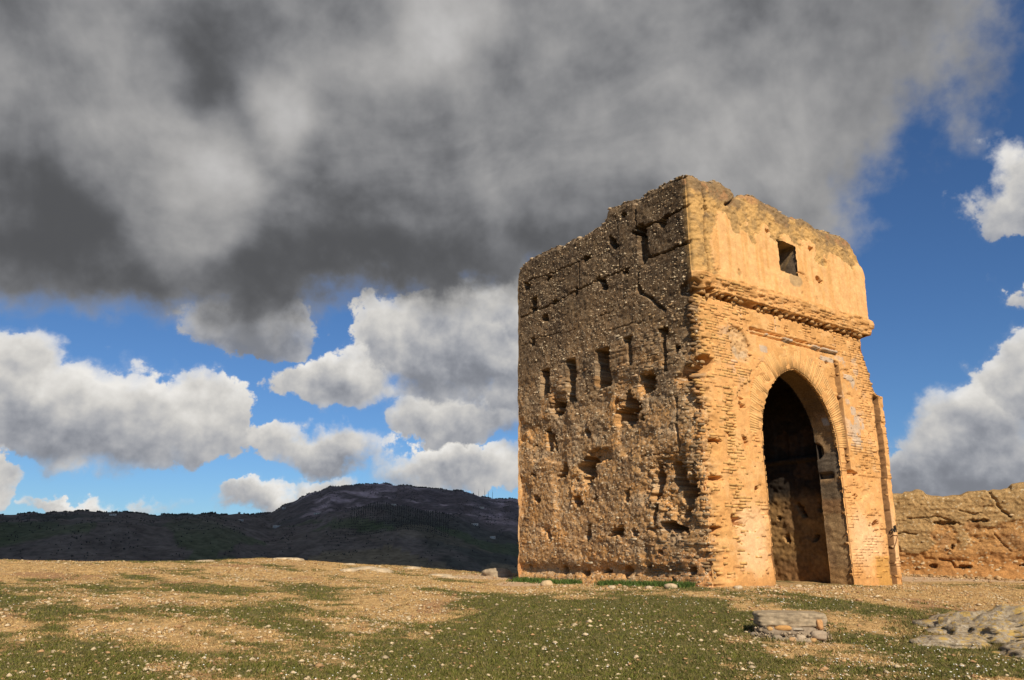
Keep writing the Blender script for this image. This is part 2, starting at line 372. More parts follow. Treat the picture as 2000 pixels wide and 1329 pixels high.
def masks(x, y):
    gr = (fb((x * .8 - y * .6) * .24, (x * .6 + y * .8) * .85, 4, 21) - .5) * 1.9 + .54 + .10 * sst(y, 15, 11) - .20 * sst(y, 17, 22) + (fb(x * 2.0, y * 3.2, 4, 31) - .5) * 1.1
    for a_, b_, rx, ry, k in GREEN: gr = gr + .62 * k * np.exp(-((x - a_) / rx) ** 2 - ((y - b_) / ry) ** 2)
    for a_, b_, rx, ry, k in TAN: gr = gr - .62 * k * np.exp(-((x - a_) / rx) ** 2 - ((y - b_) / ry) ** 2)
    di = np.zeros_like(gr)
    for a_, b_, rx, ry, k in DIRT: di = np.maximum(di, k * np.exp(-(((x - a_) / rx) ** 2 + ((y - b_) / ry) ** 2) ** 1.5))
    rs = .22 + (fb(x * .7, y * .9, 4, 77) - .5) * 1.5
    return np.clip(gr - di * .8, 0, 1), np.clip(di, 0, 1), np.clip(rs, 0, 1)
def axis(lo, a_, b_, hi, fine, coarse):
    return np.r_[np.arange(lo, a_, coarse), np.arange(a_, b_, fine), np.arange(b_, hi + coarse, coarse)]
gx = axis(-60, -21, 23, 60, .11, 1.5); gy = axis(-30, 9, 35, 72, .11, 1.5)
X, Y = np.meshgrid(gx, gy); Z = gh(X, Y)
gr, di, rs = masks(X, Y)
Z = Z + (1 - di) * (fb(X * 5, Y * 5, 2, 55) - .5) * .03
panel('ground', np.stack([X, Y, Z], -1), None, np.stack([gr, di, rs], -1), M_ground, smooth=True, kind='structure')

# ------------------------------------------------------------------ far hills
RID = np.array([(-60, 2.2), (-45, 2.5), (-33.06, 2.63), (-31.5, 2.84), (-29, 3.02), (-26, 3.04), (-24.5, 2.9), (-21.35, 3.02), (-18.4, 3.08), (-17, 3.25), (-16, 3.85), (-14.7, 4.5), (-13, 5.08), (-10.45, 5.36), (-9.35, 5.40), (-7.5, 5.2), (-5.6, 5.12), (-3.8, 4.96), (-2.25, 4.5), (.5, 4.27), (6, 3.6), (15, 2.6), (30, 1.6), (60, 1.2)])
def ridge_el(a_):
    e = np.interp(a_, RID[:, 0], RID[:, 1], left=1.5, right=1.2)
    return e + (fb(a_ * 1.3, a_ * 0, 4, 5) - .5) * .22
haz = np.r_[np.arange(-180, -40, 4.0), np.arange(-40, 12, .16), np.arange(12, 184, 4.0)]
hr = np.r_[np.geomspace(60, 900, 14)[:-1], np.linspace(900, 6400, 170), np.geomspace(6700, 16000, 8)]
A_, R_ = np.meshgrid(haz, hr)
XX = R_ * np.sin(np.radians(A_)); YY = R_ * np.cos(np.radians(A_))
rr = 4300 + 700 * np.sin(np.radians(A_ * 6)) * .3 - 500 * sst(-A_, 16, 20)        # distance of the skyline
t = R_ / rr
floor_ = -60 - 70 * sst(R_, 60, 500) + 90 * sst(R_, 700, 2600) * (fb(XX / 900, YY / 900, 3, 12))
top = np.tan(np.radians(ridge_el(A_))) * rr
prof = np.where(t < 1, sst(t, .32, 1.0) ** .9 * .55 + .45 * np.clip((t - .2) / .8, 0, 1) ** 1.6, np.clip(1 - (t - 1) * 1.3, .2, 1))
rg = 1 - np.abs(fb(XX / 620 + 3, YY / 620, 5, 40) * 2 - 1)
Zh = floor_ * (1 - prof) + top * prof - (1 - rg) * 120 * np.clip(prof, 0, 1) * np.clip((1.02 - t) * 3, 0, 1) + (fb(XX / 150, YY / 150, 5, 42) - .5) * 44 * np.clip(t, 0, 1) * np.clip((1.05 - t) * 6, .12, 1)
bump2 = np.exp(-((A_ + 31) / 9) ** 2 - ((R_ - 2500) / 500) ** 2) * 70 + np.exp(-((A_ + 20) / 7) ** 2 - ((R_ - 2300) / 400) ** 2) * 45 + np.exp(-((A_ + 8) / 6) ** 2 - ((R_ - 2500) / 450) ** 2) * 60
Zh = Zh + bump2
e = np.degrees(np.arctan2(Zh - EYE, R_)); mx = e.max(0); want = ridge_el(haz)
Zh = Zh + (np.tan(np.radians(want)) - np.tan(np.radians(mx)))[None] * R_ * sst(t, .3, .95)
wood = fb(XX / 330, YY / 330, 5, 60) + .25 * sst(t, .5, .3)
rockm = sst(fb(XX / 240 + 7, YY / 160, 5, 63), .46, .62) * sst(prof, .35, .6) * sst(A_, -20, -14)
hc = np.zeros(A_.shape + (3,)) + (.098, .088, .070)
hc = cmix(hc, (.050, .055, .042), sst(wood, .45, .6)); hc = cmix(hc, (.105, .088, .082), sst(A_, -18, -13) * sst(prof, .3, .6) * .8); hc = cmix(hc, (.30, .25, .235), rockm * sst(fb(XX / 70, YY / 70, 4, 64), .38, .62) * .95); hc = hc * (.62 + .76 * fb(XX / 45, YY / 45, 4, 65))[..., None]
fld = wor(XX / 210 + YY / 500, YY / 190, 70)[1]
hc = cmix(hc, (.15, .13, .075), sst(fld, .72, .84) * sst(t, .75, .55) * .8); hc = cmix(hc, (.060, .085, .036), sst(fld, .22, .14) * sst(t, .75, .55) * .7)
hc = hc * np.array((1.28, 1.24, 1.38))
panel('hills', np.stack([XX, YY, Zh], -1), None, hc, M_hill, smooth=True, kind='structure')
def hz(a_, r_):
    """height of the hill mesh at azimuth, distance"""
    i = np.clip(np.searchsorted(haz, a_) - 1, 0, len(haz) - 2); j = np.clip(np.searchsorted(hr, r_) - 1, 0, len(hr) - 2)
    u = (a_ - haz[i]) / (haz[i + 1] - haz[i]); v_ = (r_ - hr[j]) / (hr[j + 1] - hr[j])
    return (Zh[j, i] * (1 - u) + Zh[j, i + 1] * u) * (1 - v_) + (Zh[j + 1, i] * (1 - u) + Zh[j + 1, i + 1] * u) * v_
# woods, scrub and olive groves over the slopes: too many to count
na = 14000
aa = rng.uniform(-36, 3, na); tt = rng.beta(2.2, 1.6, na); rr_ = 1500 + tt * 3000
dens = fb(aa * 1.2, rr_ / 300, 4, 91); kp = dens > .50; aa, rr_ = aa[kp], rr_[kp]
ra = rng.uniform(-36, 3, 2600)                                           # along the skyline
rsk = 4300 + 210 * np.sin(np.radians(ra * 6)) - 500 * sst(-ra, 16, 20) + rng.normal(-10, 25, len(ra))
kp = fb(ra * 2.2, ra * 0, 4, 93) > .40; ra, rsk = ra[kp], rsk[kp]
ga, gr_ = np.meshgrid(np.arange(-11.5, -4.5, .16), np.arange(2250, 2900, 26)); ga = ga.ravel() + rng.normal(0, .02, ga.size); gr_ = gr_.ravel()
AA = np.r_[aa, ra, ga]; RR = np.r_[rr_, rsk, gr_]
hh = np.r_[rng.uniform(.8, 2.4, len(aa)), rng.uniform(1.5, 4.6, len(ra)), rng.uniform(1.6, 2.4, len(ga))]
cen = np.stack([RR * np.sin(np.radians(AA)), RR * np.cos(np.radians(AA)), hz(AA, RR) + hh * .7], -1)
v, f = octs(cen, np.stack([hh * .95, hh * .95, hh], -1), rng.uniform(0, 6, len(hh)), .35)
cc = np.repeat(np.array((.060, .060, .055)) * rng.uniform(.6, 1.3, (len(hh), 1)), 6, 0)
link('woodland', mesh('woodland', v, f, cc), M_plant, kind='stuff', label='dark scrub and distant trees scattered over the shaded hillsides', category='trees')
# the row of pines on the summit
cv, cf = ICO[2]
for k in range(20):
    a_ = -11.0 + k * .085 + random.uniform(-.03, .03) if k < 13 else -12.6 + (k - 13) * .16
    r_ = 4285 + random.uniform(-15, 10); h = random.uniform(11, 16) if k < 13 else random.uniform(7, 11)
    x, y = r_ * sin(R(a_)), r_ * cos(R(a_)); z = float(hz(np.array([a_]), np.array([r_]))[0])
    tr = thing('pine_tree', 'dark pine in the row along the summit of the hill' if k < 13 else 'small dark pine on the slope beside the summit row', 'tree', (x, y, z - .5), 0, 'pines on the hill summit')
    tv = np.array([(cos(q_) * w_, sin(q_) * w_, zz) for zz, w_ in ((0, .5), (h * .55, .3)) for q_ in np.arange(5) * 2 * pi / 5])
    tf = np.array([(i, (i + 1) % 5, 5 + (i + 1) % 5, 5 + i) for i in range(5)])
    link('trunk', mesh('trunk', tv, tf, (.06, .045, .03)), M_plant, tr)
    v_ = cv * np.array((h * .42, h * .42, h * .33)) * (1 + .5 * (fb3(cv[:, 0] * 2 + k, cv[:, 1] * 2, cv[:, 2] * 2, 3, k) - .5))[:, None] + (0, 0, h * .68)
    link('crown', mesh('crown', v_, cf, (.022, .028, .016)), M_plant, tr)
# white farmhouses on the slopes
for a_, r_, w_, d_, h_ in [(-32.0, 3050, 26, 12, 7), (-26.9, 3300, 22, 10, 6), (-25.5, 3250, 14, 9, 6), (-22.0, 3100, 16, 9, 6), (-19.0, 3350, 20, 10, 7), (-16.6, 2950, 24, 11, 8), (-16.2, 3600, 14, 10, 7), (-5.9, 2850, 18, 12, 8), (-2.7, 2700, 22, 12, 7), (-1.4, 2500, 16, 10, 7), (-8.6, 2700, 16, 9, 5), (-13.9, 3100, 28, 9, 5), (-2.2, 3350, 18, 9, 6)]:
    x, y = r_ * sin(R(a_)), r_ * cos(R(a_)); z = float(hz(np.array([a_]), np.array([r_]))[0])
    ho = thing('farmhouse', 'tiny white farmhouse far away on the dark hillside', 'house', (x, y, z - 2), R(-a_ + random.uniform(-30, 30)), 'far farmhouses on the hills')
    v, f = boxes(np.array([(0, 0, h_ / 2 + 1)]), np.array([(w_ / 2, d_ / 2, h_ / 2 + 1)]))
    link('wall', mesh('wall', v, f, (.62, .58, .52)), M_white, ho)
    v, f = boxes(np.array([(0, 0, h_ + 2.3)]), np.array([(w_ / 2 + .5, d_ / 2 + .5, .3)]))
    link('roof', mesh('roof', v, f, (.36, .25, .19)), M_white, ho)
    for sx in (-1, 0, 1):
        v, f = boxes(np.array([(sx * w_ * .28, -d_ / 2 - .06, 2 + h_ * .5)]), np.array([(1.0, .05, 1.2)]))
        link('window', mesh('window', v, f, (.06, .06, .07)), M_white, ho)
# radio masts on the shoulder of the mountain
for a_, h_ in ((-2.44, 47), (-2.0, 58), (-1.74, 45), (-1.43, 52)):
    r_ = 4300; x, y = r_ * sin(R(a_)), r_ * cos(R(a_)); z = float(hz(np.array([a_]), np.array([r_]))[0])
    ma = thing('radio_mast', 'thin lattice radio mast on the shoulder of the mountain', 'mast', (x, y, z - 2), 0, 'radio masts on the mountain')
    legs = [(1.3 * cos(q_), 1.3 * sin(q_)) for q_ in (pi / 2, pi / 2 + 2 * pi / 3, pi / 2 + 4 * pi / 3)]
    def tube(p, q_, w):
        p = np.array(p); q_ = np.array(q_); d = q_ - p; d = d / np.linalg.norm(d); u = np.cross(d, (.3, .9, .31)); u /= np.linalg.norm(u); w_ = np.cross(d, u)
        vs = [p + u * w, p + w_ * w, p - u * w, p - w_ * w, q_ + u * w, q_ + w_ * w, q_ - u * w, q_ - w_ * w]
        return np.array(vs), np.array([(0, 1, 5, 4), (1, 2, 6, 5), (2, 3, 7, 6), (3, 0, 4, 7)])
    for lx, ly in legs:
        v, f = tube((lx, ly, 0), (lx * .35, ly * .35, h_ * .8), .32); link('leg', mesh('leg', v, f, (.16, .16, .17)), M_metal, ma)
    for k in range(7):
        za, zb = h_ * .8 * k / 7, h_ * .8 * (k + 1) / 7; sa, sb = 1 - .65 * k / 7, 1 - .65 * (k + 1) / 7
        for i in range(3):
            v, f = tube((legs[i][0] * sa, legs[i][1] * sa, za), (legs[(i + 1) % 3][0] * sb, legs[(i + 1) % 3][1] * sb, zb), .14)
            link('brace', mesh('brace', v, f, (.16, .16, .17)), M_metal, ma)
    v, f = tube((0, 0, h_ * .78), (0, 0, h_), .35); link('antenna', mesh('antenna', v, f, (.16, .16, .17)), M_metal, ma)
    for zz, sz in ((.62, (.9, .5, 1.6)), (.5, (.7, .7, 1.2))):
        v, f = boxes(np.array([(.3, 0, h_ * zz)]), np.array([sz])); link('dish', mesh('dish', v, f, (.2, .2, .2)), M_metal, ma)

# unseen mesh added high overhead to throw shade on the hills
M_shade_cloud = bpy.data.materials.new('shade_cloud_skin'); M_shade_cloud.use_nodes = True; tr_ = M_shade_cloud.node_tree; tr_.nodes.clear(); q = G(tr_)
df = q.n('ShaderNodeBsdfDiffuse'); df.inputs[0].default_value = (.85, .86, .88, 1); tl = q.n('ShaderNodeBsdfTranslucent'); tl.inputs[0].default_value = (.8, .81, .83, 1)
mxn = q.n('ShaderNodeMixShader'); mxn.inputs[0].default_value = .35; tr_.links.new(df.outputs[0], mxn.inputs[1]); tr_.links.new(tl.outputs[0], mxn.inputs[2])
tr_.links.new(mxn.outputs[0], q.n('ShaderNodeOutputMaterial').inputs[0])
v, f = rock('shade_cloud', (1, 1, 1), 5, 5, 3.0, .10, 2.6)
CA = 3000.0; sh = CA / math.tan(R(SUN_EL)); cx, cy = sh * sin(R(SUN_AZ)), sh * cos(R(SUN_AZ))
v = v * (3300, 2750, 260) * 1.0
link('shade_cloud', mesh('shade_cloud', v, f, None, True), M_shade_cloud, None, (cx - 1400, cy + 3750, CA), kind='structure')

# ------------------------------------------------------------------ the ruined tower
# local frame: x along the brick front, y inwards along the rubble side, z up; origin at the corner between them
TH = R(35.2)
TL = np.array((4.347, 17.467, 0.0))
tower = thing('ruined_tower', 'tall ruined square tower with brick arch front and rubble side', 'tower', TL, TH)
LW, FW, DW = 7.2, 7.72, 0.667            # side length, front length, thickness at the arch
COURSE = .07
LH = [(2.28, 9.72, 0.09, 0.06), (0.84, 8.98, 0.1, 0.11), (2.71, 9.01, 0.09, 0.17), (3.85, 8.93, 0.11, 0.08), (5.64, 8.88, 0.08, 0.06), (6.72, 8.94, 0.13, 0.11), (6.39, 8.2, 0.12, 0.21), (5.86, 7.69, 0.11, 0.1), (6.49, 7.07, 0.09, 0.09), (3.23, 8.0, 0.12, 0.17), (2.28, 8.04, 0.07, 0.05), (4.32, 8.03, 0.06, 0.08), (0.62, 5.52, 0.07, 0.08), (5.34, 8.04, 0.12, 0.05), (1.67, 9.04, 0.18, 0.1), (5.3, 4.77, 0.22, 0.19), (2.44, 4.32, 0.29, 0.25), (5.7, 3.97, 0.15, 0.21), (6.37, 3.86, 0.08, 0.04), (3.99, 3.91, 0.08, 0.08), (5.13, 2.95, 0.2, 0.14), (4.09, 2.92, 0.30, 0.22), (1.91, 3.99, 0.05, 0.06), (2.57, 2.12, 0.07, 0.11), (4.5, 2.11, 0.13, 0.1), (3.77, 2.13, 0.05, 0.07), (6.31, 2.29, 0.11, 0.09), (6.5, 2.98, 0.07, 0.05), (3.0, 1.28, 0.16, 0.12), (2.34, 1.25, 0.07, 0.08), (4.1, 1.25, 0.09, 0.16), (5.76, 1.28, 0.09, 0.11), (1.1, 1.32, 0.23, 0.1), (1.52, 2.39, 0.11, 0.28), (0.78, 2.48, 0.14, 0.22), (0.59, 2.03, 0.17, 0.31), (4.33, 0.27, 0.14, 0.06), (5.17, 0.33, 0.08, 0.08), (2.68, 0.33, 0.1, 0.11), (3.51, 0.32, 0.09, 0.04), (6.76, 0.4, 0.05, 0.05), (0.56, 0.35, 0.08, 0.07), (1.92, 0.43, 0.05, 0.07), (1.14, 0.15, 0.05, 0.03), (1.48, 0.76, 0.05, 0.04), (0.59, 4.57, 0.05, 0.07), (0.12, 4.65, 0.07, 0.08), (1.6, 1.67, 0.06, 0.15)]
SLOTS = [(5.66, 6.03, 5.30, 6.06, .35), (4.46, 4.87, 4.89, 6.12, .3), (3.03, 3.58, 5.06, 6.14, .5), (2.15, 2.45, 6.09, 6.23, .35), (2.17, 2.30, 5.42, 6.11, .35), (0.9, 1.18, 5.97, 6.17, .35), (0.99, 1.11, 5.06, 6.03, .35), (1.43, 1.91, 4.65, 5.13, .35)]
LC = [([(7.17, 8.03), (6.35, 8.03), (5.3, 8.03), (4.31, 8.1), (3.33, 8.15), (2.15, 8.13)], .014, .10), ([(6.64, 9.13), (5.59, 9.02), (4.58, 8.96), (3.78, 8.98)], .012, .09), ([(1.81, 9.18), (1.54, 9.08), (0.9, 9.03), (0.33, 9.08), (-0.15, 9.06)], .022, .16), ([(1.54, 8.21), (0.85, 8.13), (0.35, 8.14), (-0.22, 8.11)], .022, .16),
      ([(1.8, 9.89), (1.83, 9.48), (1.78, 9.13), (1.59, 8.73), (1.6, 8.14), (1.76, 8.01), (1.84, 7.67), (1.78, 7.29), (1.44, 7.08), (1.17, 6.81), (0.94, 6.6)], .026, .22), ([(1.62, 8.75), (1.6, 8.1)], .07, .3), ([(4.14, 8.92), (4.17, 8.08)], .010, .05), ([(3.38, 7.07), (2.85, 7.11)], .012, .06), ([(7.1, 7.05), (6.0, 7.1), (5.0, 7.02)], .008, .05), ([(0.76, 4.33), (0.76, 3.7), (0.76, 3.01)], .022, .16), ([(2.0, 3.07), (1.44, 3.07), (0.76, 3.03)], .016, .08), ([(1.89, 1.31), (1.31, 1.31), (0.61, 1.2)], .02, .1), ([(2.6, 9.95), (2.5, 9.3), (2.55, 8.2)], .008, .05), ([(3.0, 6.6), (2.4, 6.55), (1.6, 6.5)], .008, .05)]
FC = [([(0.59, 10.0), (0.6, 9.49), (0.66, 9.19), (0.55, 8.75), (0.53, 8.2), (0.6, 7.73), (0.58, 7.36)], .048, .3), ([(2.05, 10.01), (1.89, 9.82), (1.67, 9.61), (1.46, 9.5)], .03, .18), ([(3.75, 8.12), (4.28, 8.24), (4.59, 8.23), (4.72, 8.05)], .014, .06), ([(3.47, 7.75), (3.5, 7.0)], .01, .04), ([(1.0, 9.55), (1.05, 8.9), (.95, 8.3)], .008, .03)]
FH = [(0.63, 9.18, 0.11, 0.07, .3), (3.11, 9.15, 0.09, 0.05, .3), (5.06, 9.11, 0.08, 0.07, .3), (5.24, 8.22, 0.12, 0.08, .15), (0.43, 6.93, 0.17, 0.07, .3), (1.52, 4.19, 0.10, 0.06, .25), (1.53, 3.32, 0.07, 0.09, .25), (1.77, 2.21, 0.08, 0.06, .25), (1.0, 1.47, 0.15, 0.1, .2), (0.26, 1.25, 0.15, 0.08, .2), (0.41, 2.41, 0.17, 0.06, .2), (0.45, 3.26, 0.14, 0.05, .2), (5.9, 2.84, 0.17, 0.05, .25), (5.97, 2.26, 0.08, 0.04, .2), (6.72, 1.52, 0.16, 0.09, .2), (6.75, 1.36, 0.13, 0.05, .15), (0.29, 3.53, 0.05, 0.05, .2), (1.51, 4.38, 0.08, 0.02, .15), (5.3, 5.84, .06, .04, .15)]
TOPL = np.array([(0, 10.0), (.2, 10.0), (.81, 10.1), (1.68, 9.97), (1.78, 9.90), (1.86, 10.08), (2.27, 10.1), (2.89, 10.14), (2.95, 9.92), (3.69, 9.72), (4.57, 9.76), (4.99, 9.71), (5.2, 9.88), (6.69, 9.88), (7.17, 9.68), (7.3, 9.5)])
TOPF = np.array([(0, 10.0), (.45, 10.0), (1.25, 10.17), (1.89, 10.09), (1.95, 9.93), (2.1, 9.98), (2.6, 10.18), (3.59, 10.12), (4.37, 9.94), (5.24, 10.1), (5.47, 10.0), (5.72, 9.98), (6.5, 10.02), (7.29, 9.97), (7.45, 9.75), (7.59, 9.45), (7.74, 9.0)])
ACX, AE_, ASP = 3.77, .388, 3.5; AR = 1.59 + AE_
def arch_in(s, z, grow=0.0):
    """inside the pointed doorway, grown outwards by grow"""
    d = np.abs(s - ACX)
    up = np.hypot(d + AE_, z - ASP) < AR + grow
    return np.where(z < ASP, d < 1.59 + grow, up)
def arch_d(s, z):
    d = np.abs(s - ACX)
    return np.where(z < ASP, d - 1.59, np.hypot(d + AE_, z - ASP) - AR)
WIN = (3.50, 4.33, 8.12, 9.06)

def smax(z):
    b_ = np.interp(z, [0, 1.75, 5.15, 5.2, 5.3, 5.8, 6.4, 6.85, 6.9, 7.2, 9.0, 9.5, 10.2], [7.66, 7.75, 7.86, 7.62, 7.44, 7.31, 7.14, 7.16, 7.46, 7.58, 7.72, 7.58, 7.35])
    k = np.floor(z / COURSE)
    j = (_h(k, k * 0, k * 0, 5) - .5)
    amp = np.where((z > 5.2) & (z < 6.9), .10, np.where((z < 7.3) & (z > 5.2), .035, .015))
    return b_ + j * amp + (fb(z * 6, z * 0, 3, 71) - .5) * .05
def brickzone_l(t, z):
    """how much brick shows in the rubble side"""
    w = np.zeros(np.shape(t))
    for a_, b_, rt, rz_, k in [(.3, 2.9, .5, 3.0, .7), (2.2, 5.5, 1.6, .85, .85), (5.2, 5.4, .75, .55, .8), (1.0, .6, 1.2, .75, .95), (1.0, 2.2, .75, .9, .5), (4.2, .22, 3.2, .22, .75), (.9, 6.3, .6, .6, .5), (2.4, 9.95, .35, .1, .7), (6.9, 2.0, .3, 1.6, .5), (3.5, .9, 2.5, .3, .3)]:
        w = np.maximum(w, k * np.exp(-(((t - a_) / rt) ** 4 + ((z - b_) / rz_) ** 4)))
    return w
def hole(x, z, hx, hz_, rx, rz_, seed):
    wx = x + (fb(x * 9, z * 9, 4, seed, .65) - .5) * .17; wz = z + (fb(x * 9, z * 11, 4, seed + 3, .65) - .5) * .16
    wx = wx + (fb(x * 5, z * 5, 3, seed + 7) - .5) * 2.4 * max(rx - .06, 0) + (z - hz_) * .35 * np.sign(math.sin(seed * 3.7)); wz = wz + (fb(x * 5, z * 5, 3, seed + 8) - .5) * 2.4 * max(rz_ - .06, 0)
    d = (np.abs((wx - hx) / rx) ** 2.6 + np.abs((wz - hz_) / rz_) ** 2.6) ** (1 / 2.6)
    return sst(d, 1.08, .90)
def carve(h, x, z, hx, hz_, rx, rz_, dp, seed):
    m = (np.abs(x - hx) < rx * 1.2 + .12) & (np.abs(z - hz_) < rz_ * 1.2 + .12)
    if m.any(): h[m] -= dp * hole(x[m], z[m], hx, hz_, rx, rz_, seed)
def hL(t, z):
    h = (fb(t * .7, z * .7, 4, 1) - .5) * .10
    lift = np.floor((z - .25) / .96)
    h = h + (_h(lift, lift * 0, lift * 0, 3) - .5) * .05
    bz = brickzone_l(t, z)
    f1, i1 = wor(t * 7.5, z * 8.5, 11); f2, i2 = wor(t * 17, z * 19, 12)
    low = .6 + .5 * sst(z, 7.0, 3.0)
    h = h + ((.45 - f1) * .030 * (.4 + i1) + (.42 - f2) * .020 * (.3 + i2)) * low * (1 - .5 * bz)
    h = h + (fb(t * 5, z * 6, 4, 15) - .5) * .05
    h = h + (fb(t * 2.0, z * 16, 3, 16) - .5) * .06 * bz                      # ragged courses
    ero = sst(fb(t * 1.15, z * 1.4, 4, 18), .52, .66) * sst(z, 7.2, 4.5)       # facing fallen away
    h = h - .07 * ero
    h = h + .12 * sst(t - z * .35, 2.4, .2) * sst(z, 4.6, 2.5) * .3
    h = h - .16 * np.exp(-((z - .33) / .16) ** 2) * (.3 + fb(t * 1.5, z * 2, 3, 20)) * sst(t, .2, 1.2)
    # hollow round the big eroded pit
    for a_, b_, rt, rz_, k in [(3.55, 3.25, .55, .22, .20), (2.44, 4.40, .32, .30, .12), (1.0, 2.3, .8, .75, .10), (.8, 1.9, .5, .6, .08), (5.25, 4.85, .4, .3, .1), (1.67, 4.85, .35, .35, .1), (4.3, 2.7, .6, .3, .08)]:
        h = h - k * sst(((t - a_) / rt) ** 2 + ((z - b_) / rz_) ** 2 + (fb(t * 6, z * 8, 4, 22, .65) - .5) * 2.0, 1.1, .4)
    for pts, w, dp in LC:
        d = segd(t + (fb(t * 7, z * 7, 3, 24) - .5) * .11, z + (fb(t * 7, z * 7, 3, 27) - .5) * .11, pts)
        ww = w * (.4 + 1.5 * vn(t * 3, z * 3, 29))
        h = h - dp * sst(d, ww * 1.7, ww * .6)
    for k, (a_, b_, rt, rz_) in enumerate(LH):
        carve(h, t, z, a_, b_, rt * 1.3, rz_ * 1.35, .6 + 2.5 * min(rt, rz_), 30 + k)
    for k, (t0, t1, z0, z1, dp) in enumerate(SLOTS):
        j = (vn(t * 8, np.floor(z / COURSE), 80 + k) - .5) * .06
        e_ = np.maximum(np.abs(t + j - (t0 + t1) / 2) - (t1 - t0) / 2, np.abs(z + j * .5 - (z0 + z1) / 2) - (z1 - z0) / 2)
        h = h - (dp + .8) * sst(e_, .012, -.012)
    return h
def ztopL(t):
    return np.interp(t, TOPL[:, 0], TOPL[:, 1]) + (fb(t * 4, t * 0, 4, 111) - .5) * .16
def ztopF(s):
    return np.interp(s, TOPF[:, 0], TOPF[:, 1]) + (fb(s * 4, s * 0, 4, 111) - .5) * .16
PLL = 7.33
def slot_c(z): return 7.30 + .042 * z
def plaster_edge(s): return PLL + .012 * s + (fb(s * 5, s * 0, 4, 120) - .5) * .10
def hF(s, z):
    h = (fb(s * .8, z * .8, 3, 41) - .5) * .035
    h = h + (fb(s * 6, z * 9, 4, 42) - .5) * .022
    up = z > plaster_edge(s)
    ero = sst(fb(s * 1.6, z * 1.3, 7, 44, .62) + .5 * sst(s, 1.2, .4) + .5 * sst(z, 9.15, 9.7) - .25 * sst(z, 9.0, 8.2) - .2 * sst(s, 5.0, 6.5) * sst(z, 9.3, 8.9), .485, .52)
    rough = (fb(s * 11, z * 13, 4, 45, .6) - .5) * .10
    plast = .075 - .035 * ero + rough * (.10 + .8 * ero) - .05 * sst(z, 9.5, 10.1) * fb(s * 2, z * 2, 3, 46)
    h = np.where(up, h * .6 + plast + .05 * (s < .57), h)
    # cornice of corbelled courses
    cor = (z > 6.93 + (fb(s * 3, s * 0, 3, 47) - .5) * .03) & ~up
    h = np.where(cor, h + .17 + .06 * sst(z, 7.0, 7.3) + (fb(s * 5, np.floor(z / COURSE) * 1.7, 2, 48) - .5) * .09, h)
    h = np.where((z > 6.76) & ~cor & ~up, h - .13, h)
    # raised grooves of the arch frame
    fr = (s > 2.08) & (s < 5.8)
    h = np.where(fr & (np.abs(z - 6.26) < .042), h - .16, h)
    h = np.where(fr & (np.abs(z - 6.135) < .020), h - .10, h)
    gx_ = s + (vn(s * 0, z * 7, 50) - .5) * .02
    h = h - .16 * sst(np.abs(gx_ - 5.72), .065, .045) * sst(z, 2.75, 2.9) * sst(z, 5.96, 5.9)
    h = h + .03 * ((s > 5.76) & (z < 5.98) & (z > 2.8))
    # slot beside the corner pilaster
    h = h - .42 * sst(np.abs(s + (vn(s * 4, z * 9, 51) - .5) * .03 - slot_c(z)), .13, .105) * sst(z, 5.2, 5.1) * (.75 + .5 * fb(s * 9, z * 9, 2, 52))
    for s0 in (1.755, 3.15, 4.495, 5.82):
        h = h - .035 * sst(np.abs(s - s0 + (vn(s, z * 9, 53) - .5) * .02), .032, .018) * sst(z, 6.34, 6.38) * sst(z, 6.78, 6.74)
    # robbed patch and the ragged column of loosened bricks
    rp = sst(((s - 1.62) / .42) ** 2 + ((z - 5.75 + .35 * (s - 1.62)) / .45) ** 2 + (fb(s * 4, z * 4, 3, 55) - .5) * .9, 1.1, .8)
    h = h - (.07 + (fb(s * 14, z * 14, 3, 56) - .5) * .10) * rp
    lb_ = np.exp(-((s - (1.02 + .06 * np.sin(z * 2))) / .17) ** 4) * sst(z, .4, .8) * sst(z, 4.75, 4.4)
    h = h - .035 * lb_ + (fb(s * 3, z * 15, 2, 57) - .5) * .06 * lb_
    # broken corner edge
    cb = sst(s, .62, .12) * sst(z, 7.2, 6.7)
    h = h + cb * ((fb(s * 3.5, z * 8, 4, 58) - .60) * .16)
    cb2 = sst(s, .75, .45) * sst(z, 5.0, 4.0)
    h = h - .03 * cb2
    h = h - .03 * sst(fb(s * 2, z * 3, 4, 59), .58, .68) * sst(z, 6.9, 6.5)
    h = h + .02 * sst(z, .45, .2) * fb(s * 3, z * 5, 3, 60)
    for pts, w, dp in FC:
        d = segd(s + (fb(s * 8, z * 8, 3, 61) - .5) * .06, z + (fb(s * 8, z * 8, 3, 62) - .5) * .06, pts)
        h = h - dp * sst(d, w * 1.6, w * .5)
    for k, (a_, b_, rx, rz_, dp) in enumerate(FH):
        carve(h, s, z, a_, b_, rx * 1.1, rz_ * 1.15, dp + .12, 130 + k)
    # grey repair mortar left on the frame
    for a_, b_, rx, rz_, k in [(3.54, 6.19, .2, .075, .09), (4.80, 6.20, .18, .085, .10), (5.43, 6.18, .36, .055, .09), (2.68, 6.19, .045, .05, .06), (6.22, 5.5, .16, .07, .03)]:
        h = h + k * sst(((s - a_) / rx) ** 4 + ((z - b_) / rz_) ** 4 + (fb(s * 9, z * 9, 3, 65) - .5) * 1.0, 1.2, .8)
    return h
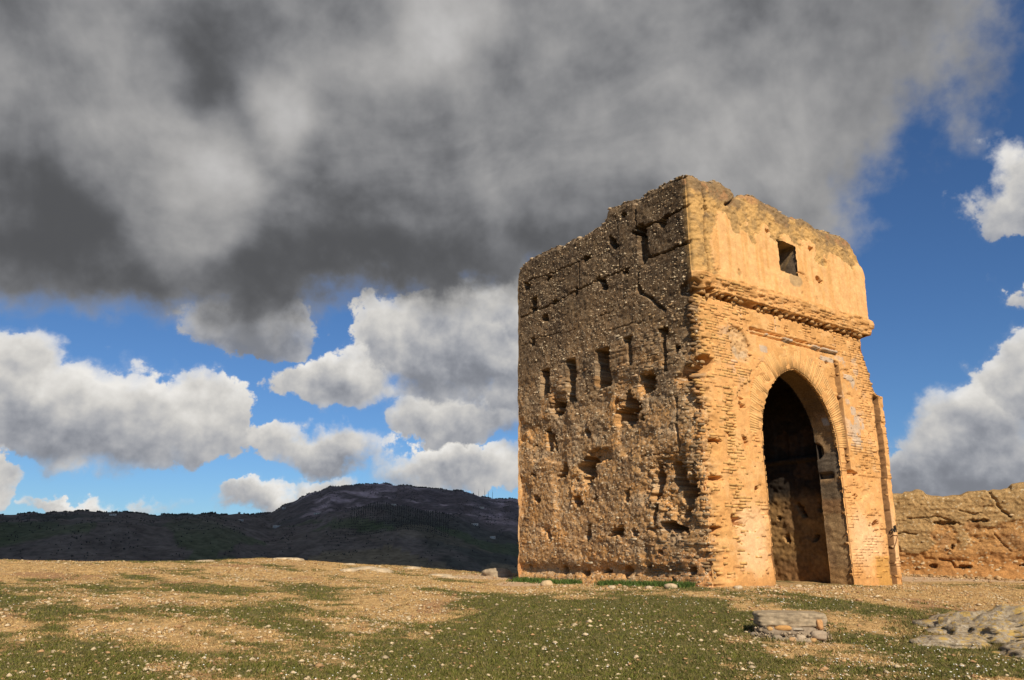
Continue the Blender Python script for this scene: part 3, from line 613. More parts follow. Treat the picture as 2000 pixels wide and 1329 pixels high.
def corner(qc, z):
    """erosion of the corner itself, qc signed distance round it (+ front, - side)"""
    n = fb(qc * 2 + 40, z * 2.5, 4, 150)
    e_ = (.03 + .17 * sst(n, .48, .7)) * np.exp(-(qc / .30) ** 2) * sst(z, 7.3, 6.6)
    k = np.floor(z / COURSE); e_ = e_ + .13 * (_h(np.floor(z / .21), k * 0, k * 0, 153) * _h(k, k * 0, k * 0, 151)) * np.exp(-(qc / .26) ** 2) * sst(z, 7.3, 6.8)
    nz = z - 4.98 - .28 * qc
    e_ = e_ + .50 * sst((qc / .66) ** 2 + (nz / .25) ** 2 + (fb(qc * 5, z * 5, 3, 152) - .5) * .8, 1.15, .6)
    e_ = e_ + .12 * sst(((qc + .1) / .35) ** 2 + ((z - 6.95) / .2) ** 2, 1.2, .5)
    e_ = e_ + .06 * np.exp(-(qc / .1) ** 2) * sst(z, 7.2, 7.6)
    return e_
def cL(t, z, h=None):
    n1 = fb(t * 1.1, z * 1.1, 4, 201); n2 = fb(t * 4, z * 4, 4, 202); n3 = fb(t * 13, z * 13, 3, 203)
    c = np.zeros(np.shape(t) + (3,)) + (.36, .235, .12)
    c = cmix(c, (.50, .32, .145), sst(n2, .45, .7) * .8)
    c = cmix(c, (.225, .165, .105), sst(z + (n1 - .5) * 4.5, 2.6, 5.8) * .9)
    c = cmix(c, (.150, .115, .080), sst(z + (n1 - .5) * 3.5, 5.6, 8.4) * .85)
    c = cmix(c, (.30, .235, .155), sst(n2 + (n3 - .5) * .5, .58, .72) * .55)
    c = cmix(c, (.09, .072, .058), sst(fb(t * 2.2, z * 2.2, 4, 205), .55, .68) * .5)
    c = cmix(c, (.40, .335, .245), sst(fb(t * 2.5 + 5, z * 2.5, 5, 206), .60, .70) * .5 * sst(z, 6.8, 5))
    c = cmix(c, (.44, .255, .10), sst(fb(t * 1.7 + 9, z * 1.7, 4, 207), .58, .68) * .65 * sst(z, 6.5, 4.5))
    c = cmix(c, (.47, .28, .115), sst(fb(t * 1.3, z * 6, 3, 208), .55, .65) * .6 * sst(z, .9, .3))
    c = cmix(c, (.40, .215, .095), sst((z - .75) / .7 + (n2 - .5), .5, -.3) * sst(t, 2.1, 1.6) * .6)
    f1, i1 = wor(t * 15, z * 17, 209)
    c = cmix(c, (.46, .40, .31), sst(i1, .84, .87) * sst(f1, .42, .3) * .8)
    f2, i2 = wor(t * 28, z * 30, 210)
    c = cmix(c, (.5, .45, .36), sst(i2, .86, .88) * sst(f2, .45, .3) * .8)
    c = cmix(c, (.05, .04, .033), sst(i2, .16, .13) * sst(f2, .45, .3) * .6)
    if h is None: h = hL(np.asarray(t, float), np.asarray(z, float))
    lit_reveal = sst(-h, .13, .26) * (z < 7.5) * .8 + sst(-h, .2, .3) * (z >= 7.5) * .35  # brighter ochre painted by depth, so hole and slot reveals look sunlit
    c = cmix(c * np.array((1.22, 1.06, .90)) * (1.02 - .40 * sst(z + (n1 - .5) * 3, 3.5, 7.5) - .18 * sst(t, 1.6, .4) * sst(z, 4.8, 6.0))[..., None], (.48, .275, .105), lit_reveal * .7)
    return c * (.78 + .44 * n3)[..., None]
def cF(s, z):
    n1 = fb(s * .9, z * .9, 4, 221); n2 = fb(s * 4, z * 4, 4, 222); n3 = fb(s * 14, z * 18, 3, 223); st = fb(s * 7, z * .6, 4, 224)
    c = np.zeros(np.shape(s) + (3,)) + (.60, .345, .145)
    c = cmix(c, (.50, .285, .11), sst(n1, .45, .65) * .7); c = cmix(c, (.63, .41, .20), sst(n2, .55, .7) * .6)
    up = (z > plaster_edge(s)) * 1.0
    ero = sst(fb(s * 1.6, z * 1.3, 7, 44, .62) + .5 * sst(s, 1.2, .4) + .5 * sst(z, 9.15, 9.7) - .25 * sst(z, 9.0, 8.2) - .2 * sst(s, 5.0, 6.5) * sst(z, 9.3, 8.9), .485, .52)
    pl = np.zeros_like(c) + (.65, .395, .185); pl = cmix(pl, (.53, .30, .11), sst(st, .48, .68) * .6); pl = cmix(pl, (.66, .45, .23), sst(n2, .5, .7) * .4)
    pe = np.zeros_like(c) + (.46, .30, .125); pe = cmix(pe, (.30, .205, .10), sst(fb(s * 5, z * 5, 5, 231, .6), .46, .62) * .75)
    pe = cmix(pe, (.17, .125, .08), sst(z + (fb(s * 3, z * 3, 5, 232, .6) - .5) * 2.4, 9.45, 9.95) * .8)
    pe = cmix(pe, (.38, .20, .10), sst(n2, .6, .7) * sst(z, 9.4, 9.8) * .5)
    u = pl + (pe - pl) * ero[..., None]
    c = c + (u - c) * up[..., None]
    c = cmix(c, (.30, .245, .15), sst(((s - 4.15) / .32) ** 2 + ((z - 7.98) / .22) ** 2 + (n2 - .5), 1.0, .5) * .7)
    pale = np.exp(-(((s - 1.5) / .55) ** 4 + ((z - 1.05) / .85) ** 4)) + np.exp(-(((s - 6.2) / .75) ** 4 + ((z - 1.15) / .75) ** 4)) + .8 * np.exp(-(((s - 7.56) / .14) ** 4 + ((z - 1.0) / 1.2) ** 4))
    c = cmix(c, (.68, .48, .295), np.clip(pale, 0, 1) * sst(n1, .25, .5) * .85)
    c = cmix(c, (.47, .26, .10), sst(z + (n2 - .5) * .6, .5, .15) * .7)
    c = cmix(c, (.44, .255, .075), (sst(np.abs(s - 6.83) + (n2 - .5) * .12, .36, .30) * sst(z, .74, .64)) * .85)
    gp = sst(fb(s * 3.3, z * 3.3, 4, 226), .60, .68) * ((z < 6.3) & (z > 2.8)) * np.clip(np.exp(-((s - 6.3) / .5) ** 2) + np.exp(-((s - 1.6) / .6) ** 2 - ((z - 5.7) / .7) ** 2) + .6 * np.exp(-((s - 5.1) / .6) ** 2 - ((z - 5.85) / .3) ** 2), 0, 1)
    for a_, b_, rx, rz_ in [(3.54, 6.19, .2, .075), (4.80, 6.20, .18, .085), (5.43, 6.18, .36, .055), (2.68, 6.19, .045, .05), (6.22, 5.5, .16, .07), (6.25, 4.58, .12, .12), (6.08, 4.12, .1, .06), (6.66, 4.2, .06, .1), (2.55, 5.78, .16, .09), (5.35, 5.93, .3, .07)]:
        gp = np.maximum(gp, sst(((s - a_) / rx) ** 4 + ((z - b_) / rz_) ** 4 + (fb(s * 9, z * 9, 3, 65) - .5) * 1.0, 1.2, .8))
    for s0 in (1.755, 3.15, 4.495, 5.82): gp = np.maximum(gp, .9 * sst(np.abs(s - s0 + (vn(s, z * 9, 53) - .5) * .02), .035, .02) * ((z > 6.36) & (z < 6.76)))
    c = cmix(c, (.45, .40, .35), gp * .8)
    rp = sst(((s - 1.62) / .42) ** 2 + ((z - 5.75 + .35 * (s - 1.62)) / .45) ** 2, 1.1, .8)
    c = cmix(c, (.44, .33, .20), rp * .6)
    c = cmix(c, (.40, .26, .12), sst(s, .6, .1) * sst(z, 6.9, 6.4) * (.3 + .7 * sst(n2, .4, .6)) * .8)
    for pts, w, dp in FC[:2]: c = cmix(c, (.17, .105, .055), sst(segd(s + (fb(s * 8, z * 8, 3, 61) - .5) * .06, z + (fb(s * 8, z * 8, 3, 62) - .5) * .06, pts), w * 1.5, w) * .85)  # shade inside the two upper cracks, painted as dark brown
    c = cmix(c, (.155, .085, .042), sst(np.abs(s - slot_c(z)), .175, .15) * sst(z, 5.2, 5.1) * .92)  # brown rubble core of the slot, with its shade painted in
    c = cmix(c, (.20, .11, .05), sst(np.abs(s - 5.73), .095, .075) * sst(z, 2.75, 2.9) * sst(z, 5.96, 5.9) * .8)  # shade of the frame's upright groove, painted into the wall colour
    return c * (.88 + .24 * n3)[..., None] * np.array((1.05, .965, .86))

# one displaced skin round the two walls in view, split at the corner
ds, dz = .024, .0185
tl = np.arange(LW, -.001, -ds); tl = np.r_[tl, 0.0] if tl[-1] > 1e-6 else tl
sf = np.arange(0.0, FW + ds, ds)
nz_ = int(10.15 / dz) + 1
vrow = np.linspace(0, 1, nz_)
Tg, Vg = np.meshgrid(tl, vrow); Zl = -.25 + Vg * (ztopL(Tg) + .25)
Sg, Vf = np.meshgrid(sf, vrow); Zf = -.25 + Vf * (ztopF(Sg) + .25)
cd = .7071
dl = hL(Tg, Zl); dl0 = dl.copy(); df_ = hF(Sg, Zf); c0 = dl[:, -1].copy() * 0.5 + df_[:, 0] * 0.5
bl_ = np.exp(-(Tg / .10) ** 2); dl = dl * (1 - bl_) + c0[:, None] * bl_ - corner(-Tg, Zl)
bf_ = np.exp(-(Sg / .10) ** 2); df_ = df_ * (1 - bf_) + c0[:, None] * bf_ - corner(Sg, Zf)
# rounded-off crumbling top edge
dl = dl - .10 * sst(ztopL(Tg) - Zl, .22, 0) ** 2; df_ = df_ - .10 * sst(ztopF(Sg) - Zf, .22, 0) ** 2
wl = np.exp(-(Tg / .16) ** 2); wf = np.exp(-(Sg / .16) ** 2)
nLx, nLy = -1.0, -wl; nFx, nFy = -wf, -1.0
jl = (fb(Tg * 3, Zl * 5, 4, 160) - .5) * .10 * sst(Tg, 6.6, 7.2)
Pl = np.stack([nLx * dl, Tg + nLy * dl + jl, Zl], -1)
Sx = np.where(Sg > 6.9, 6.9 + (Sg - 6.9) / (sf[-1] - 6.9) * (smax(Zf) - 6.9), Sg)
df_ = np.where(Sg > 6.9, hF(Sx, Zf) - corner(Sx, Zf) - .10 * sst(ztopF(Sg) - Zf, .22, 0) ** 2, df_)
Pf = np.stack([Sx + nFx * df_, nFy * df_, Zf], -1)
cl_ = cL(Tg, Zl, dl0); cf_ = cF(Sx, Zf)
wc_ = sst(Sx + (fb(Sx * 3, Zf * 3, 4, 230) - .5) * .7, .34, .06) * sst(Zf, 7.3, 6.9) * (Sx < .7)
cf_ = cf_ + (cL(Sx + .1, Zf, dl0[:, -1:] * 0 + 0 * Sx) * 1.15 - cf_) * (wc_ * .85)[..., None]
kb = fb(Zl[:, :1] * 3, Zl[:, :1] * 0, 3, 161)
blc = np.exp(-(Tg / .12) ** 2)[..., None] * .5; cl_ = cl_ * (1 - blc) + cF(Tg * 0, Zl) * blc
# rubble side wall
keepl = np.ones((nz_ - 1, len(tl) - 1), bool)
tc = (Tg[:-1, :-1] + Tg[1:, 1:]) / 2; zc = (Zl[:-1, :-1] + Zl[1:, 1:]) / 2
keepl &= ~((np.abs(tc - 1.61 + (zc - 8.2) * .1) < .045) & (np.abs(zc - 8.2) < .13))
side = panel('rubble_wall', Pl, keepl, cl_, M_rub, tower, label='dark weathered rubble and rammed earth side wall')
sc_ = (Sx[:-1, :-1] + Sx[1:, 1:]) / 2; zc = (Zf[:-1, :-1] + Zf[1:, 1:]) / 2
kc = np.floor(zc / COURSE)
rag = (_h(kc, sc_ > ACX, kc * 0, 170) - .5) * .035 + (fb(zc * 9, sc_ * 2, 2, 171) - .5) * .02
keepf = ~arch_in(sc_, zc, -.012 + rag)
wr = (fb(sc_ * 6, zc * 6, 3, 172) - .5) * .05
keepf &= ~((sc_ + wr > WIN[0]) & (sc_ + wr < WIN[1] - .05 * (9.0 - zc)) & (zc > WIN[2] + wr) & (zc < WIN[3] - .06 * (sc_ - WIN[0])))
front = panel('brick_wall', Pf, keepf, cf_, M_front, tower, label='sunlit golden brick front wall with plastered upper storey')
# ---- parapet: inner face and top of the same walls
def inner(P0, side_):
    o = P0.copy()
    if side_ == 'L': o[..., 0] = .5; o[..., 1] = np.clip(o[..., 1], .5, 6.7)
    else: o[..., 1] = .5; o[..., 0] = np.clip(o[..., 0], .5, 7.1)
    return o
for nm, P0, kw in (('L', Pl, 0), ('F', Pf, 1)):
    topr = P0[-1][::3]; inn = inner(topr, nm)
    rows = [topr, topr * .6 + inn * .4 + np.stack([0 * topr[:, 0], 0 * topr[:, 0], (fb(topr[:, 0] * 5, topr[:, 1] * 5, 3, 175) - .4) * .08], -1), inn]
    for zz in np.linspace(0, 1, 15)[1:]:
        r_ = inn.copy(); r_[:, 2] = inn[:, 2] * (1 - zz) + 6.5 * zz; rows.append(r_)
    G_ = np.stack(rows, 0)
    mid_ = (G_[:-1, :-1] + G_[1:, 1:]) / 2
    if nm == 'F': kk = ~((mid_[..., 0] > 3.42) & (mid_[..., 0] < 4.40) & (mid_[..., 2] > 7.95) & (mid_[..., 2] < 9.2) & (mid_[..., 1] > .45))
    else: kk = ~((np.abs(mid_[..., 1] - 1.2) < .9) & (np.abs(mid_[..., 2] - 8.3) < .5) & (mid_[..., 0] > .45))
    panel('parapet', G_, kk, np.zeros(G_.shape) + (.40, .28, .15), M_rub, tower)
# window reveal of the front
wx0, wx1, wz0, wz1 = WIN[0] - .03, WIN[1] + .03, WIN[2] - .03, WIN[3] + .02
per = []
for (xa, za), (xb, zb) in (((wx0, wz0), (wx1 - .05, wz0)), ((wx1 - .05, wz0), (wx1, wz1 - .05)), ((wx1, wz1 - .05), (wx0, wz1)), ((wx0, wz1), (wx0, wz0))):
    for k in range(20): per.append((xa + (xb - xa) * k / 20, za + (zb - za) * k / 20))
per.append(per[0]); per = np.array(per)
dep = np.linspace(-.03, .62, 18)
U, Dp = np.meshgrid(np.arange(len(per)), dep)
px_ = per[U, 0]; pz_ = per[U, 1]; nn = (fb(px_ * 5 + pz_ * 4, Dp * 5, 4, 180) - .5) * .05
Wp = np.stack([px_ + nn * np.sign(px_ - 3.9), Dp, pz_ + nn * np.sign(pz_ - 8.6)], -1)
wc = np.zeros(Wp.shape) + (.40, .25, .10); wc = cmix(wc, (.16, .12, .08), sst(fb(px_ * 3, Dp * 3 + pz_ * 2, 4, 181), .42, .6))
win = panel('window', Wp, None, wc, M_rub, tower, label='small square window opening high in the plastered storey')
v, f = boxes(np.array([(3.92, .09 + k * .13, 9.10 + .012 * k) for k in range(4)]), np.array([(.52, .058, .035)] * 4), .06)
for k in range(4): link('lintel_beam', mesh('lintel_beam', v[k * 8:k * 8 + 8], BOXF, (.20, .12, .06)), M_brick, win)
# ---- doorway reveal (jambs and soffit)
arc = []
for zz in np.arange(-.25, ASP, .05): arc.append((ACX - 1.59, zz))
a0 = math.acos(AE_ / AR)
for k in range(56): an = pi - (pi - (pi - a0)) * 0 - k / 55 * (pi - (pi - a0)) if False else pi - k / 55 * a0; arc.append((ACX + AE_ + AR * cos(an), ASP + AR * sin(an)))
arc = np.array(arc); arc = np.concatenate([arc, np.stack([2 * ACX - arc[::-1][1:, 0], arc[::-1][1:, 1]], -1)])
L_ = np.r_[0, np.cumsum(np.hypot(*np.diff(arc, axis=0).T))]; Ln = np.arange(0, L_[-1], .03); arc = np.stack([np.interp(Ln, L_, arc[:, 0]), np.interp(Ln, L_, arc[:, 1])], -1)
tg = np.gradient(arc, axis=0); tg /= np.hypot(tg[:, 0], tg[:, 1])[:, None]; nrm = np.stack([-tg[:, 1], tg[:, 0]], -1)   # outwards from the opening
dep = np.linspace(-.015, DW, 30); U, Dp = np.meshgrid(np.arange(len(arc)), dep)
ax_, az_ = arc[U, 0], arc[U, 1]; kc = np.floor(az_ / COURSE)
nn = .02 + (fb(az_ * 14, Dp * 4 + ax_, 3, 190) - .5) * .035 + (fb(az_ * 2, Dp * 3 + ax_, 3, 191) - .5) * .05 * sst(Dp, 0, .15)
nn = nn + .14 * sst(np.abs(az_ - 2.78), .10, .05) * (ax_ > ACX) * sst(Dp, .2, .35)
nn = nn + .22 * sst(((az_ - 3.45) / .22) ** 2 + ((Dp - .68) / .22) ** 2, 1.1, .5) * (ax_ > ACX)
Jp = np.stack([ax_ + nrm[U, 0] * nn, Dp, az_ + nrm[U, 1] * nn], -1)
jc = np.zeros(Jp.shape) + (.40, .26, .13); jc = cmix(jc, (.30, .19, .10), sst(fb(az_ * 3, Dp * 3, 4, 192), .42, .6))
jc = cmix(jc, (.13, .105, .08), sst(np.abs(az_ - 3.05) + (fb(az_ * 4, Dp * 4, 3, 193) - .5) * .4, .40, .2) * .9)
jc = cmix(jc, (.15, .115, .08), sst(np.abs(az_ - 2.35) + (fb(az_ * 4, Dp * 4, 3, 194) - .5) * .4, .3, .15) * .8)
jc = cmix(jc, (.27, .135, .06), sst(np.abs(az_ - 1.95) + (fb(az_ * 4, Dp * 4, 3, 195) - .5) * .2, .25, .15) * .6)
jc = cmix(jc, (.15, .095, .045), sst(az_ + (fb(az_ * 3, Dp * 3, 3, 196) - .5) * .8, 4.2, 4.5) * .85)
jc = cmix(jc, (.48, .44, .40), sst(np.abs(az_ - 4.18) + (fb(az_ * 5, Dp * 5, 3, 197) - .5) * .2, .10, .04) * (Dp < .3) * (ax_ > ACX))
jc = cmix(jc, (.36, .20, .08), sst(az_, .55, .25) * .7)
jamb = panel('door_jamb', Jp, None, jc, M_rub, tower)
# ---- room behind the arch: sooty above, plaster below
RX0, RX1, RY1, RZ = 1.6, 5.76, 5.6, 6.6
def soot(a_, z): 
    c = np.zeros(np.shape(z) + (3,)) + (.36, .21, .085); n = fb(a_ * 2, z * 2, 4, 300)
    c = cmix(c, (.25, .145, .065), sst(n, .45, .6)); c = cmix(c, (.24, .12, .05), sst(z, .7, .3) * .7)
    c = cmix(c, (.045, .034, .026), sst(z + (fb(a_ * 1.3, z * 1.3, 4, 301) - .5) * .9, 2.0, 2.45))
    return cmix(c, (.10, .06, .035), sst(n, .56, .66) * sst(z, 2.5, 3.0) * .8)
Yg, Zg = np.meshgrid(np.arange(DW - .02, RY1, .03), np.arange(-.25, RZ, .03))
hr_ = (fb(Yg * 3, Zg * 4, 4, 302) - .5) * .07 + (fb(Yg * 9, Zg * 12, 3, 303) - .5) * .04 + .10 * sst(np.abs(Zg - 3.35), .1, .04) - .06 * ((Zg > 3.4) & (np.floor(Yg / .45) % 2 == 0) & (Zg < 4.6))
for k, (a_, b_, rx, rz_) in enumerate([(1.62, 2.0, .12, .17), (.92, 2.05, .12, .18), (2.12, 1.17, .10, .11), (1.24, 1.15, .11, .09), (2.35, 1.75, .05, .06)]): hr_ = hr_ - .3 * hole(Yg, Zg, a_, b_, rx, rz_, 310 + k)
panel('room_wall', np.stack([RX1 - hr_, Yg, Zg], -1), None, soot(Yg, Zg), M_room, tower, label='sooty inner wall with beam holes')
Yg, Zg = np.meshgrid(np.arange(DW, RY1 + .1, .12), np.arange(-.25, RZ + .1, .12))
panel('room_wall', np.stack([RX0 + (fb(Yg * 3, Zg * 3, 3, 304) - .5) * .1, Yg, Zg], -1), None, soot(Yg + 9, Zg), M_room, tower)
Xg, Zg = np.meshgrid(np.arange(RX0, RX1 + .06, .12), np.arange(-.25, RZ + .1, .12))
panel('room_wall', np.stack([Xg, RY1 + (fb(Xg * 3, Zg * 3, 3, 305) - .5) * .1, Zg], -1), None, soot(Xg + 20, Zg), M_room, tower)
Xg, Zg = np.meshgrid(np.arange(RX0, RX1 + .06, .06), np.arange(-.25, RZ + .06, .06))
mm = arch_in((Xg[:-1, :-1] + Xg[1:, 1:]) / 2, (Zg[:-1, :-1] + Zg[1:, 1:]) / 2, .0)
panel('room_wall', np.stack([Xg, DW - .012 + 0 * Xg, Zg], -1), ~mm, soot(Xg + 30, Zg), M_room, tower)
Xg, Yg = np.meshgrid(np.linspace(.2, 7.3, 40), np.linspace(.2, 6.9, 40))
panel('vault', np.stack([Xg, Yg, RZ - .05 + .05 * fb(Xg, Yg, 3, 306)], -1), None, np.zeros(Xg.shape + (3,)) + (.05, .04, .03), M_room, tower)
# ---- the two walls out of view
Yg, Zg = np.meshgrid(np.arange(0, LW + .1, .1), np.linspace(-.25, 1, 100)); Zg = -.25 + (Zg + .25) / 1.25 * (9.0 + .25 + .6 * sst(Yg, .2, 1.5) + (fb(Yg * 4, Yg * 0, 3, 320) - .5) * .15)
xs_ = smax(Zg) * (1 - sst(Yg, .05, .8)) + 7.6 * sst(Yg, .05, .8) - .01
panel('brick_wall', np.stack([xs_ + (fb(Yg * 3, Zg * 5, 4, 321) - .5) * .08 * sst(Yg, 0, .3), Yg, Zg], -1), None, cF(Yg * .9, Zg), M_front, tower)
Yi = np.stack([np.full_like(Yg, 7.1), np.clip(Yg, .5, 6.7), np.maximum(Zg, 6.5)], -1); panel('parapet', Yi[60:], None, np.zeros(Yi[60:].shape) + (.4, .28, .15), M_rub, tower)
Xg, Zg = np.meshgrid(np.arange(-.02, 7.7, .1), np.linspace(-.25, 1, 100)); Zg = -.25 + (Zg + .25) / 1.25 * (9.3 + .25 + .5 * sst(Xg, .2, 1.5) * sst(Xg, 7.6, 6.3) + (fb(Xg * 4, Xg * 0, 3, 330) - .5) * .2)
panel('rubble_wall', np.stack([Xg, LW - .02 + (fb(Xg * 3, Zg * 5, 4, 331) - .5) * .12, Zg], -1), None, cL(Xg, Zg, 0 * Xg), M_rub, tower)
Xi = np.stack([np.clip(Xg, .5, 7.1), np.full_like(Xg, 6.7), np.maximum(Zg, 6.5)], -1); panel('parapet', Xi[60:], None, np.zeros(Xi[60:].shape) + (.4, .28, .15), M_rub, tower)

# ---- bricks of the front
def nearest_f(s, z): return hF(s, z) - corner(s, z)
bs = []   # s, z, halflen, proud, colour class
for k in range(2, int(7.34 / COURSE)):
    z = k * COURSE + COURSE / 2; s = -.02 + random.uniform(0, .14)
    while s < smax(np.array([z]))[0] - .06:
        ln = random.choice((.24, .24, .24, .12)) + random.uniform(-.02, .02)
        ln = min(ln, float(smax(np.array([z]))[0]) + .01 - s)
        if ln < .05: break
        c_ = s + ln / 2; s += ln + random.uniform(.010, .022)
        if arch_d(np.array([c_]), np.array([z]))[0] < ln / 2 - .005 and z < ASP: continue
        if z >= ASP and arch_d(np.array([c_]), np.array([z]))[0] < .46 + .16 * min(1, (z - ASP) / 1.2) + ln * .4: continue
        bs.append((c_, z, ln / 2))
bs = np.array(bs); s_, z_ = bs[:, 0], bs[:, 1]
drop = rng.random(len(bs))
groove = ((np.abs(s_ - 5.72) < .15) & (z_ < 5.98) & (z_ > 2.75)) | ((np.abs(s_ - slot_c(z_)) < .235) & (z_ < 5.2)) | ((s_ > 2.0) & (s_ < 5.9) & (z_ > 6.07) & (z_ < 6.34)) | (((s_ - 1.62) / .4) ** 2 + ((z_ - 5.75) / .45) ** 2 < 1)
hb = nearest_f(s_, z_); hl = nearest_f(s_ - bs[:, 2] * .8, z_); hrr = nearest_f(s_ + bs[:, 2] * .8, z_)
pale = np.exp(-(((s_ - 1.5) / .5) ** 4 + ((z_ - 1.05) / .75) ** 4)) + .7 * np.exp(-(((s_ - 6.6) / .7) ** 4 + ((z_ - .5) / .5) ** 4))
band = np.exp(-((s_ - 1.02) / .2) ** 4) * (z_ > .5) * (z_ < 4.6)
edge = (s_ < .32) * (z_ < 7.3)
cover = sst(fb(s_ * 1.3, z_ * 1.6, 3, 350), .38, .60)          # where mortar wash hides the joints
proud = .003 + rng.normal(0, .003, len(bs)) - .010 * cover + band * rng.uniform(-.01, .035, len(bs)) + edge * rng.uniform(-.02, .022, len(bs))
washed = ((s_ > .28) & (s_ < .86) & (z_ < 4.8)) * .6
ok = (~groove) & (drop > .04 + .75 * pale + washed) & (np.minimum(np.minimum(hl, hrr), hb) > -.16)
bs, proud, hb, band, edge = bs[ok], proud[ok], hb[ok], band[ok], edge[ok]; n = len(bs)
front_y = -(hb + proud)
half = np.stack([bs[:, 2], np.full(n, .055), rng.uniform(.027, .031, n)], -1)
cen = np.stack([bs[:, 0], front_y + .055, bs[:, 1]], -1)
rot = np.stack([rng.normal(0, .010, n), rng.normal(0, .006, n), rng.normal(0, .010, n)], -1) * (1 + 3 * (band + edge))[:, None]
wb_ = sst(bs[:, 0] + (fb(bs[:, 0] * 3, bs[:, 1] * 3, 4, 230) - .5) * .7, .34, .06) * sst(bs[:, 1], 7.3, 6.9) * (bs[:, 0] < .7)
bcol_ = cF(bs[:, 0], bs[:, 1]); bcol_ = (bcol_ + (cL(bs[:, 0] + .1, bs[:, 1], 0 * bs[:, 0]) * 1.15 - bcol_) * (wb_ * .85)[:, None]) * rng.uniform(.82, 1.12, (n, 1)) * np.where((band + edge)[:, None] > .5, (.92, .86, .80), (1, 1, 1))
size_rank = (band + edge * (wb_ < .3)) * 3 - 3 * (wb_ > .3) + rng.random(n) + .5 * (bs[:, 0] < 2)
pick = np.argsort(-size_rank)[:285]; mask = np.ones(n, bool); mask[pick] = False
v, f = boxes(cen[mask], half[mask], .05, rot[mask])
link('brickwork', mesh('brickwork', v, f, np.repeat(bcol_[mask], 8, 0)), M_brick, front, kind='stuff')
variants = []
for k in range(8):
    v, f = boxes(np.zeros((1, 3)), np.array([(.12, .055, .0255)]), .09); variants.append(mesh('brick', v, f, np.array((.54, .315, .115)) * random.uniform(.85, 1.12)))
    variants[-1].materials.append(M_brick)
for k, i in enumerate(pick):
    o = link('brick', variants[k % 8], None, front); o.location = cen[i]; o.scale = (half[i, 0] / .12, 1, 1); o.rotation_euler = rot[i]
# ---- voussoirs of the arch
av = []
for k in range(6):
    wi, wo, ln = .0225, .031, .29
    vv = np.array([(-wi, -.05, -ln), (wi, -.05, -ln), (wi, .05, -ln), (-wi, .05, -ln), (-wo, -.05, ln), (wo, -.05, ln), (wo, .05, ln), (-wo, .05, ln)]) * (1 + rng.uniform(-.06, .06, (8, 3)))
    ff = np.array([(0, 1, 5, 4), (1, 2, 6, 5), (2, 3, 7, 6), (3, 0, 4, 7), (0, 3, 2, 1), (4, 5, 6, 7)])
    m_ = mesh('arch_brick', vv, ff, np.array((.60, .37, .16)) * random.uniform(.9, 1.1) * np.array((1.04, .965, .86))); m_.materials.append(M_brick); av.append(m_)
nv = 52
for sd in (-1, 1):
    for k in range(nv):
        an = pi - (k + .5) / nv * a0; lsc = .74 + .36 * min(1, k / nv * 1.5); rad = AR + .29 * lsc - .005
        dx, dz_ = cos(an), sin(an)
        s = ACX + sd * (-1) * (AE_ * -1 + 0) if False else ACX + (AE_ + rad * dx) * (1 if sd < 0 else -1); z = ASP + rad * dz_
        o = link('arch_brick', av[(k * 5 + sd) % 6], None, front); o.location = (s, .05 - .004 - float(hF(np.array([s]), np.array([z]))[0]) * .7 + random.uniform(-.006, .006), z); o.scale = (1, 1, lsc)
        ang = math.atan2(dx, dz_) * (1 if sd < 0 else -1)
        o.rotation_euler = (0, ang, 0)
# ---- stubs of the corbel brackets under the cornice
cb_ = []
for k in range(8):
    v, f = boxes(np.zeros((1, 3)), np.array([(.048, .10, .055)]), .35); m_ = mesh('cornice_bracket', v, f, np.array((.47, .27, .11)) * random.uniform(.75, 1.15)); m_.materials.append(M_brick); cb_.append(m_)
s = .3
while s < 7.05:
    for zz in (6.885, 6.80):
        if random.random() > (.08 if zz > 6.85 else .6):
            o = link('cornice_bracket', cb_[random.randrange(8)], None, front); o.location = (s + random.uniform(-.02, .02), -.02 + random.uniform(-.02, .08) + (.06 if zz < 6.85 else 0), zz + random.uniform(-.012, .012)); o.rotation_euler = (random.uniform(-.2, .2), random.uniform(-.25, .25), random.uniform(-.3, .3)); o.scale = (random.uniform(.7, 1.4), 1, random.uniform(.6, 1.0))
    s += random.uniform(.19, .31)
# ---- bricks and pebbles set in the rubble side
lb = []
for k in range(1, int(10.0 / COURSE)):
    z = k * COURSE + COURSE / 2; t = random.uniform(0, .2)
    while t < LW - .1:
        ln = random.choice((.24, .24, .14, .10)) + random.uniform(-.03, .03); lb.append((t + ln / 2, z, ln / 2)); t += ln + random.uniform(.012, .03)
lb = np.array(lb); w = brickzone_l(lb[:, 0], lb[:, 1]) * (.35 + 1.1 * fb(lb[:, 0] * 1.4, lb[:, 1] * 1.8, 3, 360))
ok = rng.random(len(lb)) < w * .95; lb = lb[ok]
h0 = hL(lb[:, 0], lb[:, 1]) - corner(-lb[:, 0], lb[:, 1]); h1 = np.minimum(hL(lb[:, 0] - lb[:, 2], lb[:, 1]), hL(lb[:, 0] + lb[:, 2], lb[:, 1]))
ok = (h1 > -.2) & (h0 > -.3); lb, h0 = lb[ok], h0[ok]; n = len(lb)
cen = np.stack([-(h0 + rng.uniform(-.012, .010, n)) + .055, lb[:, 0], lb[:, 1]], -1)
half = np.stack([np.full(n, .055), lb[:, 2], rng.uniform(.02, .027, n)], -1)
rot = rng.normal(0, .035, (n, 3))
cc = cmix(cL(lb[:, 0], lb[:, 1], 0 * lb[:, 0]), (.36, .20, .095), rng.random(n) * .55) * rng.uniform(.75, 1.3, (n, 1))
lt = rng.random(n) < .16; cc[lt] = np.array((.46, .37, .25)) * rng.uniform(.8, 1.2, (lt.sum(), 1))
nearb = np.argsort(lb[:, 0] + rng.random(n) * .4)[:280]; mask = np.ones(n, bool); mask[nearb] = False
v, f = boxes(cen[mask], half[mask], .10, rot[mask])
